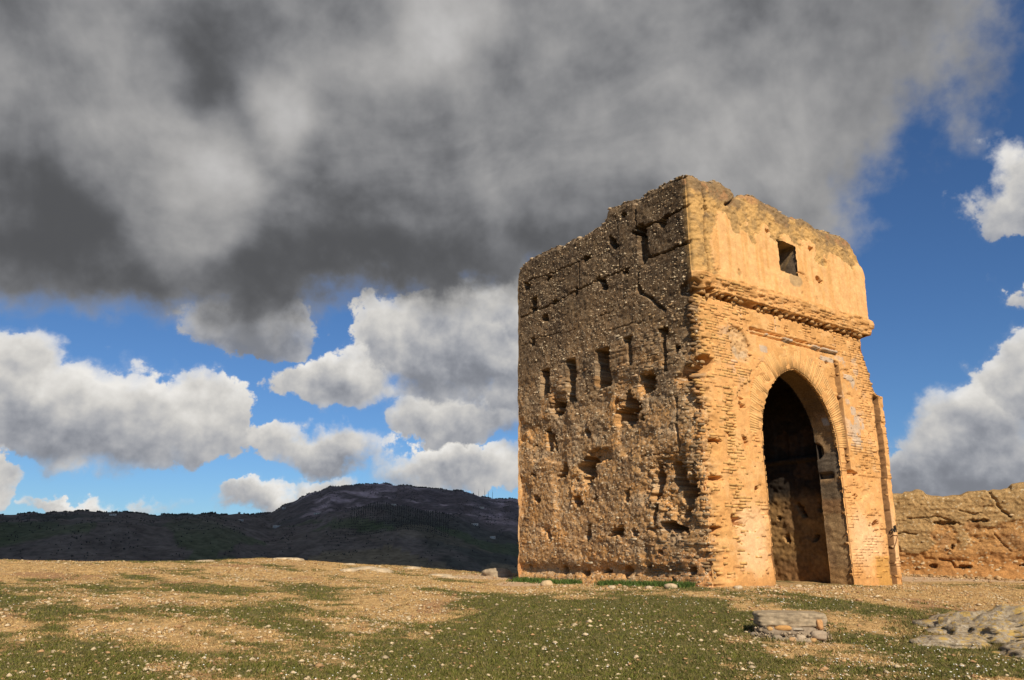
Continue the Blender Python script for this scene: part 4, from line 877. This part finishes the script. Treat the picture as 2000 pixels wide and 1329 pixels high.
link('brickwork', mesh('brickwork', v, f, np.repeat(cc[mask], 8, 0)), M_brick, side, kind='stuff')
lvar = []
for k in range(8):
    v, f = boxes(np.zeros((1, 3)), np.array([(.055, .12, .0245)]), .14); lvar.append(mesh('brick', v, f, np.array(random.choice([(.27, .18, .095), (.30, .195, .10), (.24, .165, .095), (.33, .225, .12)])) * random.uniform(.8, 1.15))); lvar[-1].materials.append(M_brick)
for k, i in enumerate(nearb):
    o = link('brick', lvar[k % 8], None, side); o.location = cen[i]; o.scale = (1, half[i, 1] / .12, 1); o.rotation_euler = rot[i]
n = 9500
pt = rng.uniform(0.02, LW - .03, n); pz = rng.uniform(.05, 9.9, n)
ok = (fb(pt * 1.2, pz * 1.2, 3, 370) + .12 * sst(pz, 7, 3) > .42) & (pz < ztopL(pt) - .05) & (rng.random(n) > brickzone_l(pt, pz) * .5); pt, pz = pt[ok], pz[ok]
hp = hL(pt, pz) - corner(-pt, pz) - .10 * sst(ztopL(pt) - pz, .22, 0) ** 2; ok = hp > -.25; pt, pz, hp = pt[ok], pz[ok], hp[ok]; n = len(pt)
r_ = rng.gamma(4, .0048, n).clip(.008, .05)
v, f = octs(np.stack([-hp + r_ * .1, pt, pz], -1), np.stack([r_ * .8, r_ * 1.25, r_ * .85], -1), None, .35)
cc = np.where(rng.random((n, 1)) < .5, np.array((.50, .40, .27)), np.array((.32, .22, .13))) * rng.uniform(.65, 1.25, (n, 1))
link('pebbles', mesh('pebbles', v, f, np.repeat(cc, 6, 0)), M_peb, side, kind='stuff')
# loose stones along the crumbling top
n = 1500; u_ = rng.random(n) * (LW + 7.4); onL = u_ < LW
tx = np.where(onL, 0.08 + rng.random(n) * .35, u_ - LW); ty = np.where(onL, u_, .08 + rng.random(n) * .35)
tz = np.where(onL, ztopL(u_), ztopF(u_ - LW)); r_ = rng.gamma(4, .009, n).clip(.012, .09)
v, f = octs(np.stack([tx, ty, tz - r_ * .35], -1), np.stack([r_ * 1.2, r_ * 1.2, r_ * .7], -1), rng.random(n) * 6, .35)
cc = np.array((.30, .225, .145)) * rng.uniform(.5, 1.6, (n, 1)); link('coping_rubble', mesh('coping_rubble', v, f, np.repeat(cc, 6, 0)), M_peb, tower, kind='stuff')
# ---- sprayed writing on the pilaster
strokes = [[(7.45, 1.36), (7.47, 1.42), (7.51, 1.43), (7.53, 1.38), (7.49, 1.355), (7.455, 1.375)], [(7.53, 1.37), (7.56, 1.35), (7.575, 1.40), (7.575, 1.50)], [(7.56, 1.35), (7.61, 1.345), (7.625, 1.40), (7.625, 1.52)], [(7.68, 1.34), (7.685, 1.43), (7.685, 1.53)], [(7.60, 1.45), (7.64, 1.455)], [(7.46, 1.33), (7.50, 1.325)]]
lines_ = [[(7.45, 1.26), (7.55, 1.25), (7.70, 1.255)], [(7.70, 1.24), (7.60, 1.10), (7.46, .93)]]
for nm, sets, w_, cc in (('graffiti', strokes, .0065, (.02, .018, .017)), ('graffiti', lines_, .006, (.16, .085, .045))):
    vs, fs = [], []
    for st_ in sets:
        p = np.array(st_); d_ = np.gradient(p, axis=0); d_ /= np.hypot(d_[:, 0], d_[:, 1])[:, None]; nr_ = np.stack([-d_[:, 1], d_[:, 0]], -1)
        yy = -(hF(np.full(len(p), 7.56), p[:, 1]) + .022)
        a_ = np.stack([p[:, 0] + nr_[:, 0] * w_, yy, p[:, 1] + nr_[:, 1] * w_], -1); b2 = np.stack([p[:, 0] - nr_[:, 0] * w_, yy, p[:, 1] - nr_[:, 1] * w_], -1)
        base_ = sum(len(x_) for x_ in vs); m_ = len(p)
        vs += [a_, b2, a_ + (0, .03, 0), b2 + (0, .03, 0)]
        for i in range(m_ - 1):
            A0, B0, A1, B1 = base_ + i, base_ + m_ + i, base_ + 2 * m_ + i, base_ + 3 * m_ + i
            fs += [(A0, A0 + 1, B0 + 1, B0), (A0, A1, A1 + 1, A0 + 1), (B0, B0 + 1, B1 + 1, B1)]
    link(nm, mesh(nm, np.concatenate(vs), np.array(fs), cc), M_paint, front, label='black sprayed handwriting on the corner pilaster' if cc[0] < .1 else 'faded brown painted strokes under the handwriting', kind='stuff')

# ------------------------------------------------------------------ the broken wall beyond
W0 = np.array((8.6, 28.95)); WU = np.array((.915, -.4037)); WNrm = np.array((-.4037, -.915))
WLEN = 17.0
TOPW = np.array([(0, 2.5), (4.4, 2.62), (4.66, 2.66), (4.95, 2.80), (5.28, 2.80), (5.33, 2.86), (5.9, 2.86), (5.98, 2.71), (6.2, 2.66), (6.9, 2.67), (7.15, 2.74), (7.75, 2.82), (7.85, 2.77), (8.45, 2.88), (8.52, 3.02), (9.2, 3.05), (12, 2.8), (17, 2.3)])
def ztw(u): return np.interp(u, TOPW[:, 0], TOPW[:, 1]) + (fb(u * 4, u * 0, 4, 500) - .5) * .10
WCR = [([(7.85, 2.8), (7.95, 2.5), (8.1, 2.15), (8.35, 1.95)], .03, .12), ([(5.3, 1.95), (5.9, 1.98), (6.2, 2.0), (6.6, 1.9)], .02, .08), ([(4.6, 1.45), (5.1, 1.5), (5.5, 1.42)], .022, .1), ([(6.9, 2.2), (7.3, 2.05), (7.55, 2.08)], .02, .08), ([(6.1, .62), (6.4, .55), (6.5, .35), (6.9, .3)], .03, .12), ([(7.8, 1.4), (8.0, 1.1), (8.2, .9)], .02, .08)]
def hW(u, z):
    h = (fb(u * .8, z * .8, 4, 501) - .5) * .22 + (fb(u * 4, z * 5, 4, 502) - .5) * .14 + (fb(u * 13, z * 17, 4, 508, .6) - .5) * .07 + (fb(u * .9, z * 7, 3, 509) - .5) * .08
    f1, i1 = wor(u * 6, z * 7, 503); h = h + (.42 - f1) * .06 * i1
    sk = plasterW(u, z); h = h + .05 * sk - (fb(u * 4, z * 5, 4, 502) - .5) * .10 * sk
    h = h - .10 * np.exp(-((z - .5) / .28) ** 2) * (.4 + fb(u * 1.5, z, 3, 504))
    h = h + .30 * sst(z, .32, -.05) * (.6 + .6 * fb(u * 2, z * 2, 3, 507))           # spill of fallen earth at the foot
    for pts, w, dp in WCR: h = h - dp * sst(segd(u + (fb(u * 6, z * 6, 3, 505) - .5) * .12, z + (fb(u * 6, z * 6, 3, 506) - .5) * .12, pts), w * 1.8, w * .5)
    for k, (a_, b_, rx, rz_) in enumerate([(5.9, .42, .12, .06), (6.75, .40, .22, .06), (8.5, .45, .2, .045), (6.5, 1.0, .05, .12), (4.62, 1.55, .12, .2), (7.4, 1.85, .25, .05), (6.35, 1.8, .3, .06)]): h = h - .22 * hole(u, z, a_, b_, rx, rz_, 520 + k)
    return h
def plasterW(u, z):
    n = fb(u * 1.3, z * 1.7, 4, 510)
    return sst(n + .35 * sst(z, 1.7, 2.3) - .45 * sst(z, 1.0, .5) + .25 * np.exp(-((u - 5.6) / .6) ** 2) * sst(z, .6, .9), .52, .62)
def cW(u, z):
    n2 = fb(u * 3, z * 3, 4, 511); c = np.zeros(np.shape(u) + (3,)) + (.37, .20, .075)
    c = cmix(c, (.26, .14, .06), sst(n2, .45, .65) * .7); c = cmix(c, (.36, .17, .055), sst(z, 1.1, .5) * .7)
    c = cmix(c, (.33, .22, .10), plasterW(u, z) * .8); f2, i2 = wor(u * 13, z * 14, 512)
    c = cmix(c, (.46, .36, .22), sst(i2, .88, .9) * sst(f2, .4, .3)); return c * (.75 + .5 * fb(u * 12, z * 12, 3, 513))[..., None]
U_, V_ = np.meshgrid(np.arange(3.2, WLEN, .03), np.linspace(0, 1, 120)); zb = gh(W0[0] + U_ * WU[0], W0[1] + U_ * WU[1]) - .15
Zw = zb + V_ * (ztw(U_) - zb); hh_ = hW(U_, Zw) - .12 * sst(ztw(U_) - Zw, .2, 0) ** 2
wall = thing('ruined_wall', 'low orange earth wall with broken top standing behind the tower', 'wall', (0, 0, 0))
panel('wall_face', np.stack([W0[0] + U_ * WU[0] + WNrm[0] * hh_, W0[1] + U_ * WU[1] + WNrm[1] * hh_, Zw], -1), None, cW(U_, Zw), M_earth, wall)
u1 = np.arange(0, WLEN, .08); rows = []
for th_, dzz in ((0, 0), (.25, .04), (.55, .02), (.8, -.08)):
    z1 = ztw(u1) + dzz + (fb(u1 * 4, u1 * 0 + th_, 3, 515) - .5) * .1 * (th_ > 0); h1 = (hW(u1, ztw(u1)) - .12) * (th_ == 0)
    rows.append(np.stack([W0[0] + u1 * WU[0] + WNrm[0] * (h1 - th_), W0[1] + u1 * WU[1] + WNrm[1] * (h1 - th_), z1], -1))
bk = rows[-1].copy(); bk[:, 2] = -.6; rows.append(bk); rows = np.stack(rows, 0)
panel('wall_top', rows, None, cW(np.broadcast_to(u1, rows.shape[:2]), rows[..., 2]), M_earth, wall)
n = 700; u = 3.6 + rng.random(n) * 8; o_ = .25 + np.abs(rng.normal(0, .35, n)); x = W0[0] + u * WU[0] + WNrm[0] * o_; y = W0[1] + u * WU[1] + WNrm[1] * o_; r_ = rng.gamma(2.5, .014, n).clip(.01, .12)
v, f = octs(np.stack([x, y, gh(x, y) + r_ * .3], -1), np.stack([r_ * 1.3, r_, r_ * .7], -1), rng.random(n) * 6, .3)
link('fallen_rubble', mesh('fallen_rubble', v, f, np.repeat(np.array((.38, .24, .115)) * rng.uniform(.6, 1.35, (n, 1)), 6, 0)), M_peb, wall, kind='stuff')
sv = []
for k in range(4):
    v, f = rock('stone', (.07, .05, .045), 530 + k, 2, 2.6, .3, 1.5); m_ = mesh('stone', v, f, np.array((.42, .31, .18)) * random.uniform(.8, 1.2)); m_.materials.append(M_peb); sv.append(m_)
for k in range(45):
    u = random.uniform(4.2, 10); z = random.choice((random.uniform(.2, .6), random.uniform(.5, 2.5))); 
    h_ = float(hW(np.array([u]), np.array([z]))[0]) - .01
    o = link('stone', sv[k % 4], None, wall); o.location = (W0[0] + u * WU[0] + WNrm[0] * h_, W0[1] + u * WU[1] + WNrm[1] * h_, z); sc = random.uniform(.3, .9); o.scale = (sc * 1.3, sc, sc); o.rotation_euler = (0, random.uniform(-.3, .3), random.uniform(-.5, .2))

# ------------------------------------------------------------------ rocks and stones
def zg(x, y): return float(gh(np.array([x]), np.array([y]))[0])
blk = thing('masonry_block', 'low grey block of old rubble masonry with orange stones in turf', 'stone block', (4.52, 13.28, zg(4.5, 13.2) - .06), R(-8))
v, f = rock('slab', (.53, .34, .115), 600, 5, 8.0, .07, 1.8); v = v * (1 + .10 * (fb3(v[:, 0] * 14, v[:, 1] * 14, v[:, 2] * 14, 4, 606) - .5))[:, None]; link('slab', mesh('slab', v + (0, .05, .335), f, np.array((.36, .28, .185))[None] * (.25 + 1.3 * fb3(v[:, 0] * 24, v[:, 1] * 24, v[:, 2] * 24, 4, 601))[:, None]), M_stone, blk)
v, f = rock('rubble_core', (.50, .36, .16), 602, 4, 4.5, .16, 2.8); link('rubble_core', mesh('rubble_core', v + (-.02, .05, .10), f, np.array((.24, .185, .13))[None] * (.5 + 1.0 * fb3(v[:, 0] * 14, v[:, 1] * 14, v[:, 2] * 14, 3, 603))[:, None]), M_stone, blk)
v, f = rock('footing', (.66, .46, .13), 604, 4, 2.6, .22, 3.0); link('footing', mesh('footing', v + (-.07, .05, .0), f, np.array((.26, .21, .15))[None] * (.5 + 1.0 * fb3(v[:, 0] * 14, v[:, 1] * 14, v[:, 2] * 14, 3, 605))[:, None]), M_stone, blk)
for k, (x, y, z, a_, b_, c_, cc) in enumerate([(-.16, -.27, .215, .13, .07, .045, (.46, .25, .09)), (.40, -.25, .27, .055, .07, .085, (.46, .25, .11)), (-.37, -.27, .20, .05, .05, .035, (.45, .27, .11)), (.08, -.33, .08, .075, .06, .05, (.38, .30, .21)), (-.06, -.36, .05, .06, .05, .04, (.42, .26, .13)), (.26, -.36, .05, .055, .05, .03, (.46, .28, .12)), (.36, -.34, .12, .12, .07, .07, (.36, .28, .2)), (.05, -.26, .20, .09, .06, .02, (.4, .34, .26)), (-.28, -.36, .07, .07, .06, .045, (.3, .24, .17)), (-.58, -.2, .08, .09, .08, .07, (.26, .21, .16))]):
    v, f = rock('stone', (a_, b_, c_), 610 + k, 3, 2.8, .25, 1.6); link('stone', mesh('stone', v + (x, y, z), f, cc), M_peb, blk)
n = 500; px_ = rng.uniform(-.6, .55, n); pz_ = rng.uniform(.0, .22, n); py_ = -.30 - .08 * rng.random(n) + .10 * (pz_ > .15); r_ = rng.gamma(4, .004, n)
v, f = octs(np.stack([px_, py_, pz_], -1), np.stack([r_, r_, r_ * .8], -1)); link('gravel', mesh('gravel', v, f, np.repeat(np.array((.40, .31, .21)) * rng.uniform(.35, 1.25, (n, 1)), 6, 0)), M_peb, blk, kind='stuff')
for nm, x, y, sz, sd, rz_, lab in [('boulder', 8.15, 14.0, (1.25, .9, .38), 650, -25, 'broad lichen-covered limestone outcrop with yellow and white patches in grass'), ('boulder', 8.05, 12.15, (1.2, .55, .2), 651, -18, 'low lichen-covered rock slab in the turf below the larger outcrop')]:
    v, f = rock(nm, sz, sd, 5, 2.3, .34, 2.2); cr = 1 - np.abs(fb3(v[:, 0] * 3.5, v[:, 1] * 3.5, v[:, 2] * 5, 4, sd + 9) * 2 - 1); v = v * (.84 + .24 * np.clip((1 - cr) * 3.2, 0, 1) + .12 * (fb3(v[:, 0] * 11, v[:, 1] * 11, v[:, 2] * 13, 3, sd + 5) - .5))[:, None]; o = link(nm, mesh(nm, v, f, None, False), M_lichen, None, (x, y, zg(x, y) - .03), label=lab, category='rock'); o.rotation_euler = (R(3), R(-6), R(rz_))
v, f = rock('boulder', (.6, .38, .15), 652, 4, 2.3, .34, 2.0); o = link('boulder', mesh('boulder', v, f), M_lichen, None, (6.95, 13.05, zg(6.95, 13.05) - .02), label='small knobbly yellow lichened rock at the foot of the larger outcrop', category='rock')
for k, (x, y, a_, b_, c_) in enumerate([(-7.9, 27.8, .55, .3, .09), (-7.45, 27.5, .3, .25, .1), (-4.5, 24.9, .5, .3, .10), (-4.05, 24.7, .4, .3, .11), (-4.9, 24.2, .3, .25, .08), (-2.3, 25.0, .4, .25, .08), (-1.9, 24.2, .3, .2, .07), (-10.2, 26.6, .35, .2, .07), (-3.4, 27.4, .3, .2, .07), (-5.6, 27.6, .25, .2, .06)]):
    v, f = rock('stone', (a_, b_, c_), 660 + k, 3, 2.3, .4, 2.2); link('stone', mesh('stone', v, f, np.array((.42, .33, .22))[None] * (.6 + .8 * fb3(v[:, 0] * 9, v[:, 1] * 9, v[:, 2] * 9, 3, 3))[:, None]), M_stone, None, (x, y, zg(x, y) - .01), label='flat pale rock half buried along the dry grass ridge', category='rock', group='pale rocks along the ridge')
v, f = rock('boulder', (.5, .33, .24), 675, 4, 2.4, .4, 1.8); link('boulder', mesh('boulder', v, f, np.array((.34, .265, .18))[None] * (.6 + .8 * fb3(v[:, 0] * 7, v[:, 1] * 7, v[:, 2] * 7, 3, 3))[:, None]), M_stone, None, (-.45, 25.6, zg(-.45, 25.6)), label='pale boulder on bare earth beside the far corner of the tower', category='rock')
v, f = rock('stone', (.16, .12, .10), 676, 3, 2.4, .3, 1.5); link('stone', mesh('stone', v, f, (.46, .34, .2)), M_stone, None, (.9, 20.85, zg(.9, 20.85) + .04), label='rounded tan stone lying in weeds against the rubble wall', category='rock')
for k, (x, y, s_) in enumerate([(2.3, 18.6, .07), (3.5, 17.75, .10), (1.3, 20.0, .05), (3.05, 18.0, .06), (4.9, 17.5, .07), (6.6, 18.6, .06)]):
    v, f = rock('stone', (s_ * 1.4, s_, s_ * .7), 680 + k, 2, 2.4, .3, 1.5); link('stone', mesh('stone', v, f, (.44, .34, .22)), M_stone, None, (x, y, zg(x, y) + s_ * .3), label='small pale stone lying at the foot of the tower', category='rock', group='small stones at the tower foot')

# ------------------------------------------------------------------ turf, straw, stones and daisies
def scatter(n, near=9.5, far=29.0, spread=38):
    """points spread more thickly near the viewer, over the slope in front of the tower"""
    y = near + (far - near) * rng.random(n) ** 1.35; a_ = np.radians(rng.uniform(-spread, spread, n)); return y * np.tan(a_), y
def in_tower(x, y, m=.0):
    dx, dy = x - TL[0], y - TL[1]; s = dx * cos(TH) + dy * sin(TH); t = -dx * sin(TH) + dy * cos(TH)
    return (s > -m) & (s < 7.7 + m) & (t > -m) & (t < 7.2 + m)
def tufts(x, y, hgt, wid, nb, colr, lean=.5):
    n = len(x); z = gh(x, y); k = nb
    a_ = rng.random((n, k)) * 2 * pi; ox = rng.normal(0, 1, (n, k)) * wid[:, None] * 2.2; oy = rng.normal(0, 1, (n, k)) * wid[:, None] * 2.2
    h = hgt[:, None] * rng.uniform(.5, 1.1, (n, k)); ln = h * lean * rng.uniform(.2, 1.3, (n, k)); d2 = rng.random((n, k)) * 2 * pi
    bx, by, bz = x[:, None] + ox, y[:, None] + oy, np.broadcast_to(z[:, None], ox.shape) - .01
    w = wid[:, None] * rng.uniform(.6, 1.2, (n, k))
    v = np.stack([np.stack([bx - np.cos(a_) * w, by - np.sin(a_) * w, bz], -1), np.stack([bx + np.cos(a_) * w, by + np.sin(a_) * w, bz], -1), np.stack([bx + np.cos(d2) * ln, by + np.sin(d2) * ln, bz + h], -1)], 2)
    f = np.arange(n * k * 3).reshape(-1, 3)
    c = np.repeat(colr, k * 3, 0) * np.repeat(rng.uniform(.75, 1.25, (n * k, 1)), 3, 0)
    return v.reshape(-1, 3), f, c
x, y = scatter(150000); gr, di, rs = masks(x, y); ok = (rng.random(len(x)) < sst(gr + (rng.random(len(x)) - .5) * .35, .36, .62)) & ~in_tower(x, y) & (di < .4); x, y = x[ok], y[ok]; n = len(x)
c = cmix(np.zeros((n, 3)) + (.085, .095, .018), (.155, .145, .032), rng.random(n)); c = cmix(c, (.20, .155, .06), (rng.random(n) < .30) * .9)
v, f, c = tufts(x, y, rng.uniform(.025, .065, n), rng.uniform(.006, .012, n), 4, c, 1.0)
link('grass', mesh('grass', v, f, c), M_plant, kind='stuff', label='short green turf growing in patches on the slope', category='grass')
x, y = scatter(150000); gr, di, rs = masks(x, y); ok = (rng.random(len(x)) < sst(gr, .80, .25)) & ~in_tower(x, y) & (di < .3); x, y = x[ok], y[ok]; n = len(x)
c = cmix(np.zeros((n, 3)) + (.40, .25, .10), (.66, .47, .22), rng.random(n)); c = cmix(c, (.20, .12, .05), (rng.random(n) < .25) * .9)
v, f, c = tufts(x, y, rng.uniform(.015, .05, n), rng.uniform(.006, .013, n), 3, c, 1.5)
link('dry_grass', mesh('dry_grass', v, f, c), M_plant, kind='stuff', label='short dry straw coloured grass on the slope', category='grass')
# weeds along the wall foot
n = 2600; t = rng.random(n) * 7.1; o_ = -np.abs(rng.normal(0, .16, n)) - .05
keep = fb(t * 1.1, t * 0, 3, 700) + .2 * (t > 5.2) + .15 * (np.abs(t - 2.4) < 1) > .47; t, o_ = t[keep], o_[keep]
x = TL[0] + o_ * cos(TH) - t * sin(TH); y = TL[1] + o_ * sin(TH) + t * cos(TH); n = len(x)
v, f, c = tufts(x, y, rng.uniform(.06, .16, n), rng.uniform(.012, .022, n), 5, cmix(np.zeros((n, 3)) + (.045, .085, .016), (.09, .13, .03), rng.random(n)), .8)
link('weeds', mesh('weeds', v, f, c), M_plant, kind='stuff', label='bright green weeds along the foot of the rubble wall', category='weeds')
# longer grass round the block and the outcrops
n = 1500; i_ = rng.integers(0, 4, n); an = rng.random(n) * 2 * pi; cxr = np.array([(4.45, 13.3, .72, .52), (8.1, 14.0, 1.35, 1.0), (8.0, 12.15, 1.25, .62), (6.95, 13.05, .65, .45)])[i_]; kk = rng.uniform(.85, 1.25, n)
x = cxr[:, 0] + np.cos(an) * cxr[:, 2] * kk; y = cxr[:, 1] + np.sin(an) * cxr[:, 3] * kk; keep = fb(x * 2, y * 2, 3, 705) > .45; x, y = x[keep], y[keep]; n = len(x)
v, f, c = tufts(x, y, rng.uniform(.04, .11, n), rng.uniform(.008, .014, n), 5, cmix(np.zeros((n, 3)) + (.075, .085, .02), (.34, .24, .10), rng.random(n)), .9)
link('rough_grass', mesh('rough_grass', v, f, c), M_plant, kind='stuff', label='rough grass tufts round the rocks and masonry block', category='grass')
# pale leaves and chips of stone
x, y = scatter(95000, 9.5, 27); gr, di, rs = masks(x, y); pr = .15 + .75 * sst(fb(x * .9, y * .9, 4, 710), .42, .6) * sst(gr, .8, .3); ok = (rng.random(len(x)) < pr * .6) & ~in_tower(x, y); x, y = x[ok], y[ok]; n = len(x)
r_ = rng.gamma(4, .0045, n).clip(.006, .06); v, f = octs(np.stack([x, y, gh(x, y) + r_ * .35], -1), np.stack([r_ * 1.3, r_ * 1.1, r_ * .55], -1), rng.random(n) * 6, .35)
c = cmix(np.zeros((n, 3)) + (.52, .41, .26), (.40, .24, .12), (rng.random(n) < .3) * 1.0) * rng.uniform(.7, 1.2, (n, 1))
link('stone_chips', mesh('stone_chips', v, f, np.repeat(c, 6, 0)), M_peb, kind='stuff', label='pale pebbles and dead leaves strewn over the slope', category='pebbles')
x, y = scatter(7000, 9.5, 19); gr, di, rs = masks(x, y); pr = sst(fb(x * .6 + 4, y * .6, 3, 720), .45, .62) * sst(gr, .3, .5) * (.25 + .75 * sst(x, 0, 3)); ok = rng.random(len(x)) < pr * .38; x, y = x[ok], y[ok]; n = len(x)
k = 6; an = np.arange(k) * 2 * pi / k; r_ = rng.uniform(.006, .013, n); z = gh(x, y) + rng.uniform(.04, .08, n)
ring = np.stack([x[:, None] + r_[:, None] * np.cos(an), y[:, None] + r_[:, None] * np.sin(an) * .9, z[:, None] + r_[:, None] * .5 * np.sin(an)], -1); top_ = np.stack([x, y, z + .004], -1)[:, None]; bot = np.stack([x, y, z - .006], -1)[:, None]
v = np.concatenate([ring, top_, bot], 1).reshape(-1, 3); f0 = np.array([(i, (i + 1) % k, k) for i in range(k)] + [((i + 1) % k, i, k + 1) for i in range(k)]); f = (f0[None] + (np.arange(n) * (k + 2))[:, None, None]).reshape(-1, 3)
link('daisies', mesh('daisies', v, f, (.78, .77, .70)), M_peb, kind='stuff', label='tiny white daisies dotted through the turf', category='flowers')
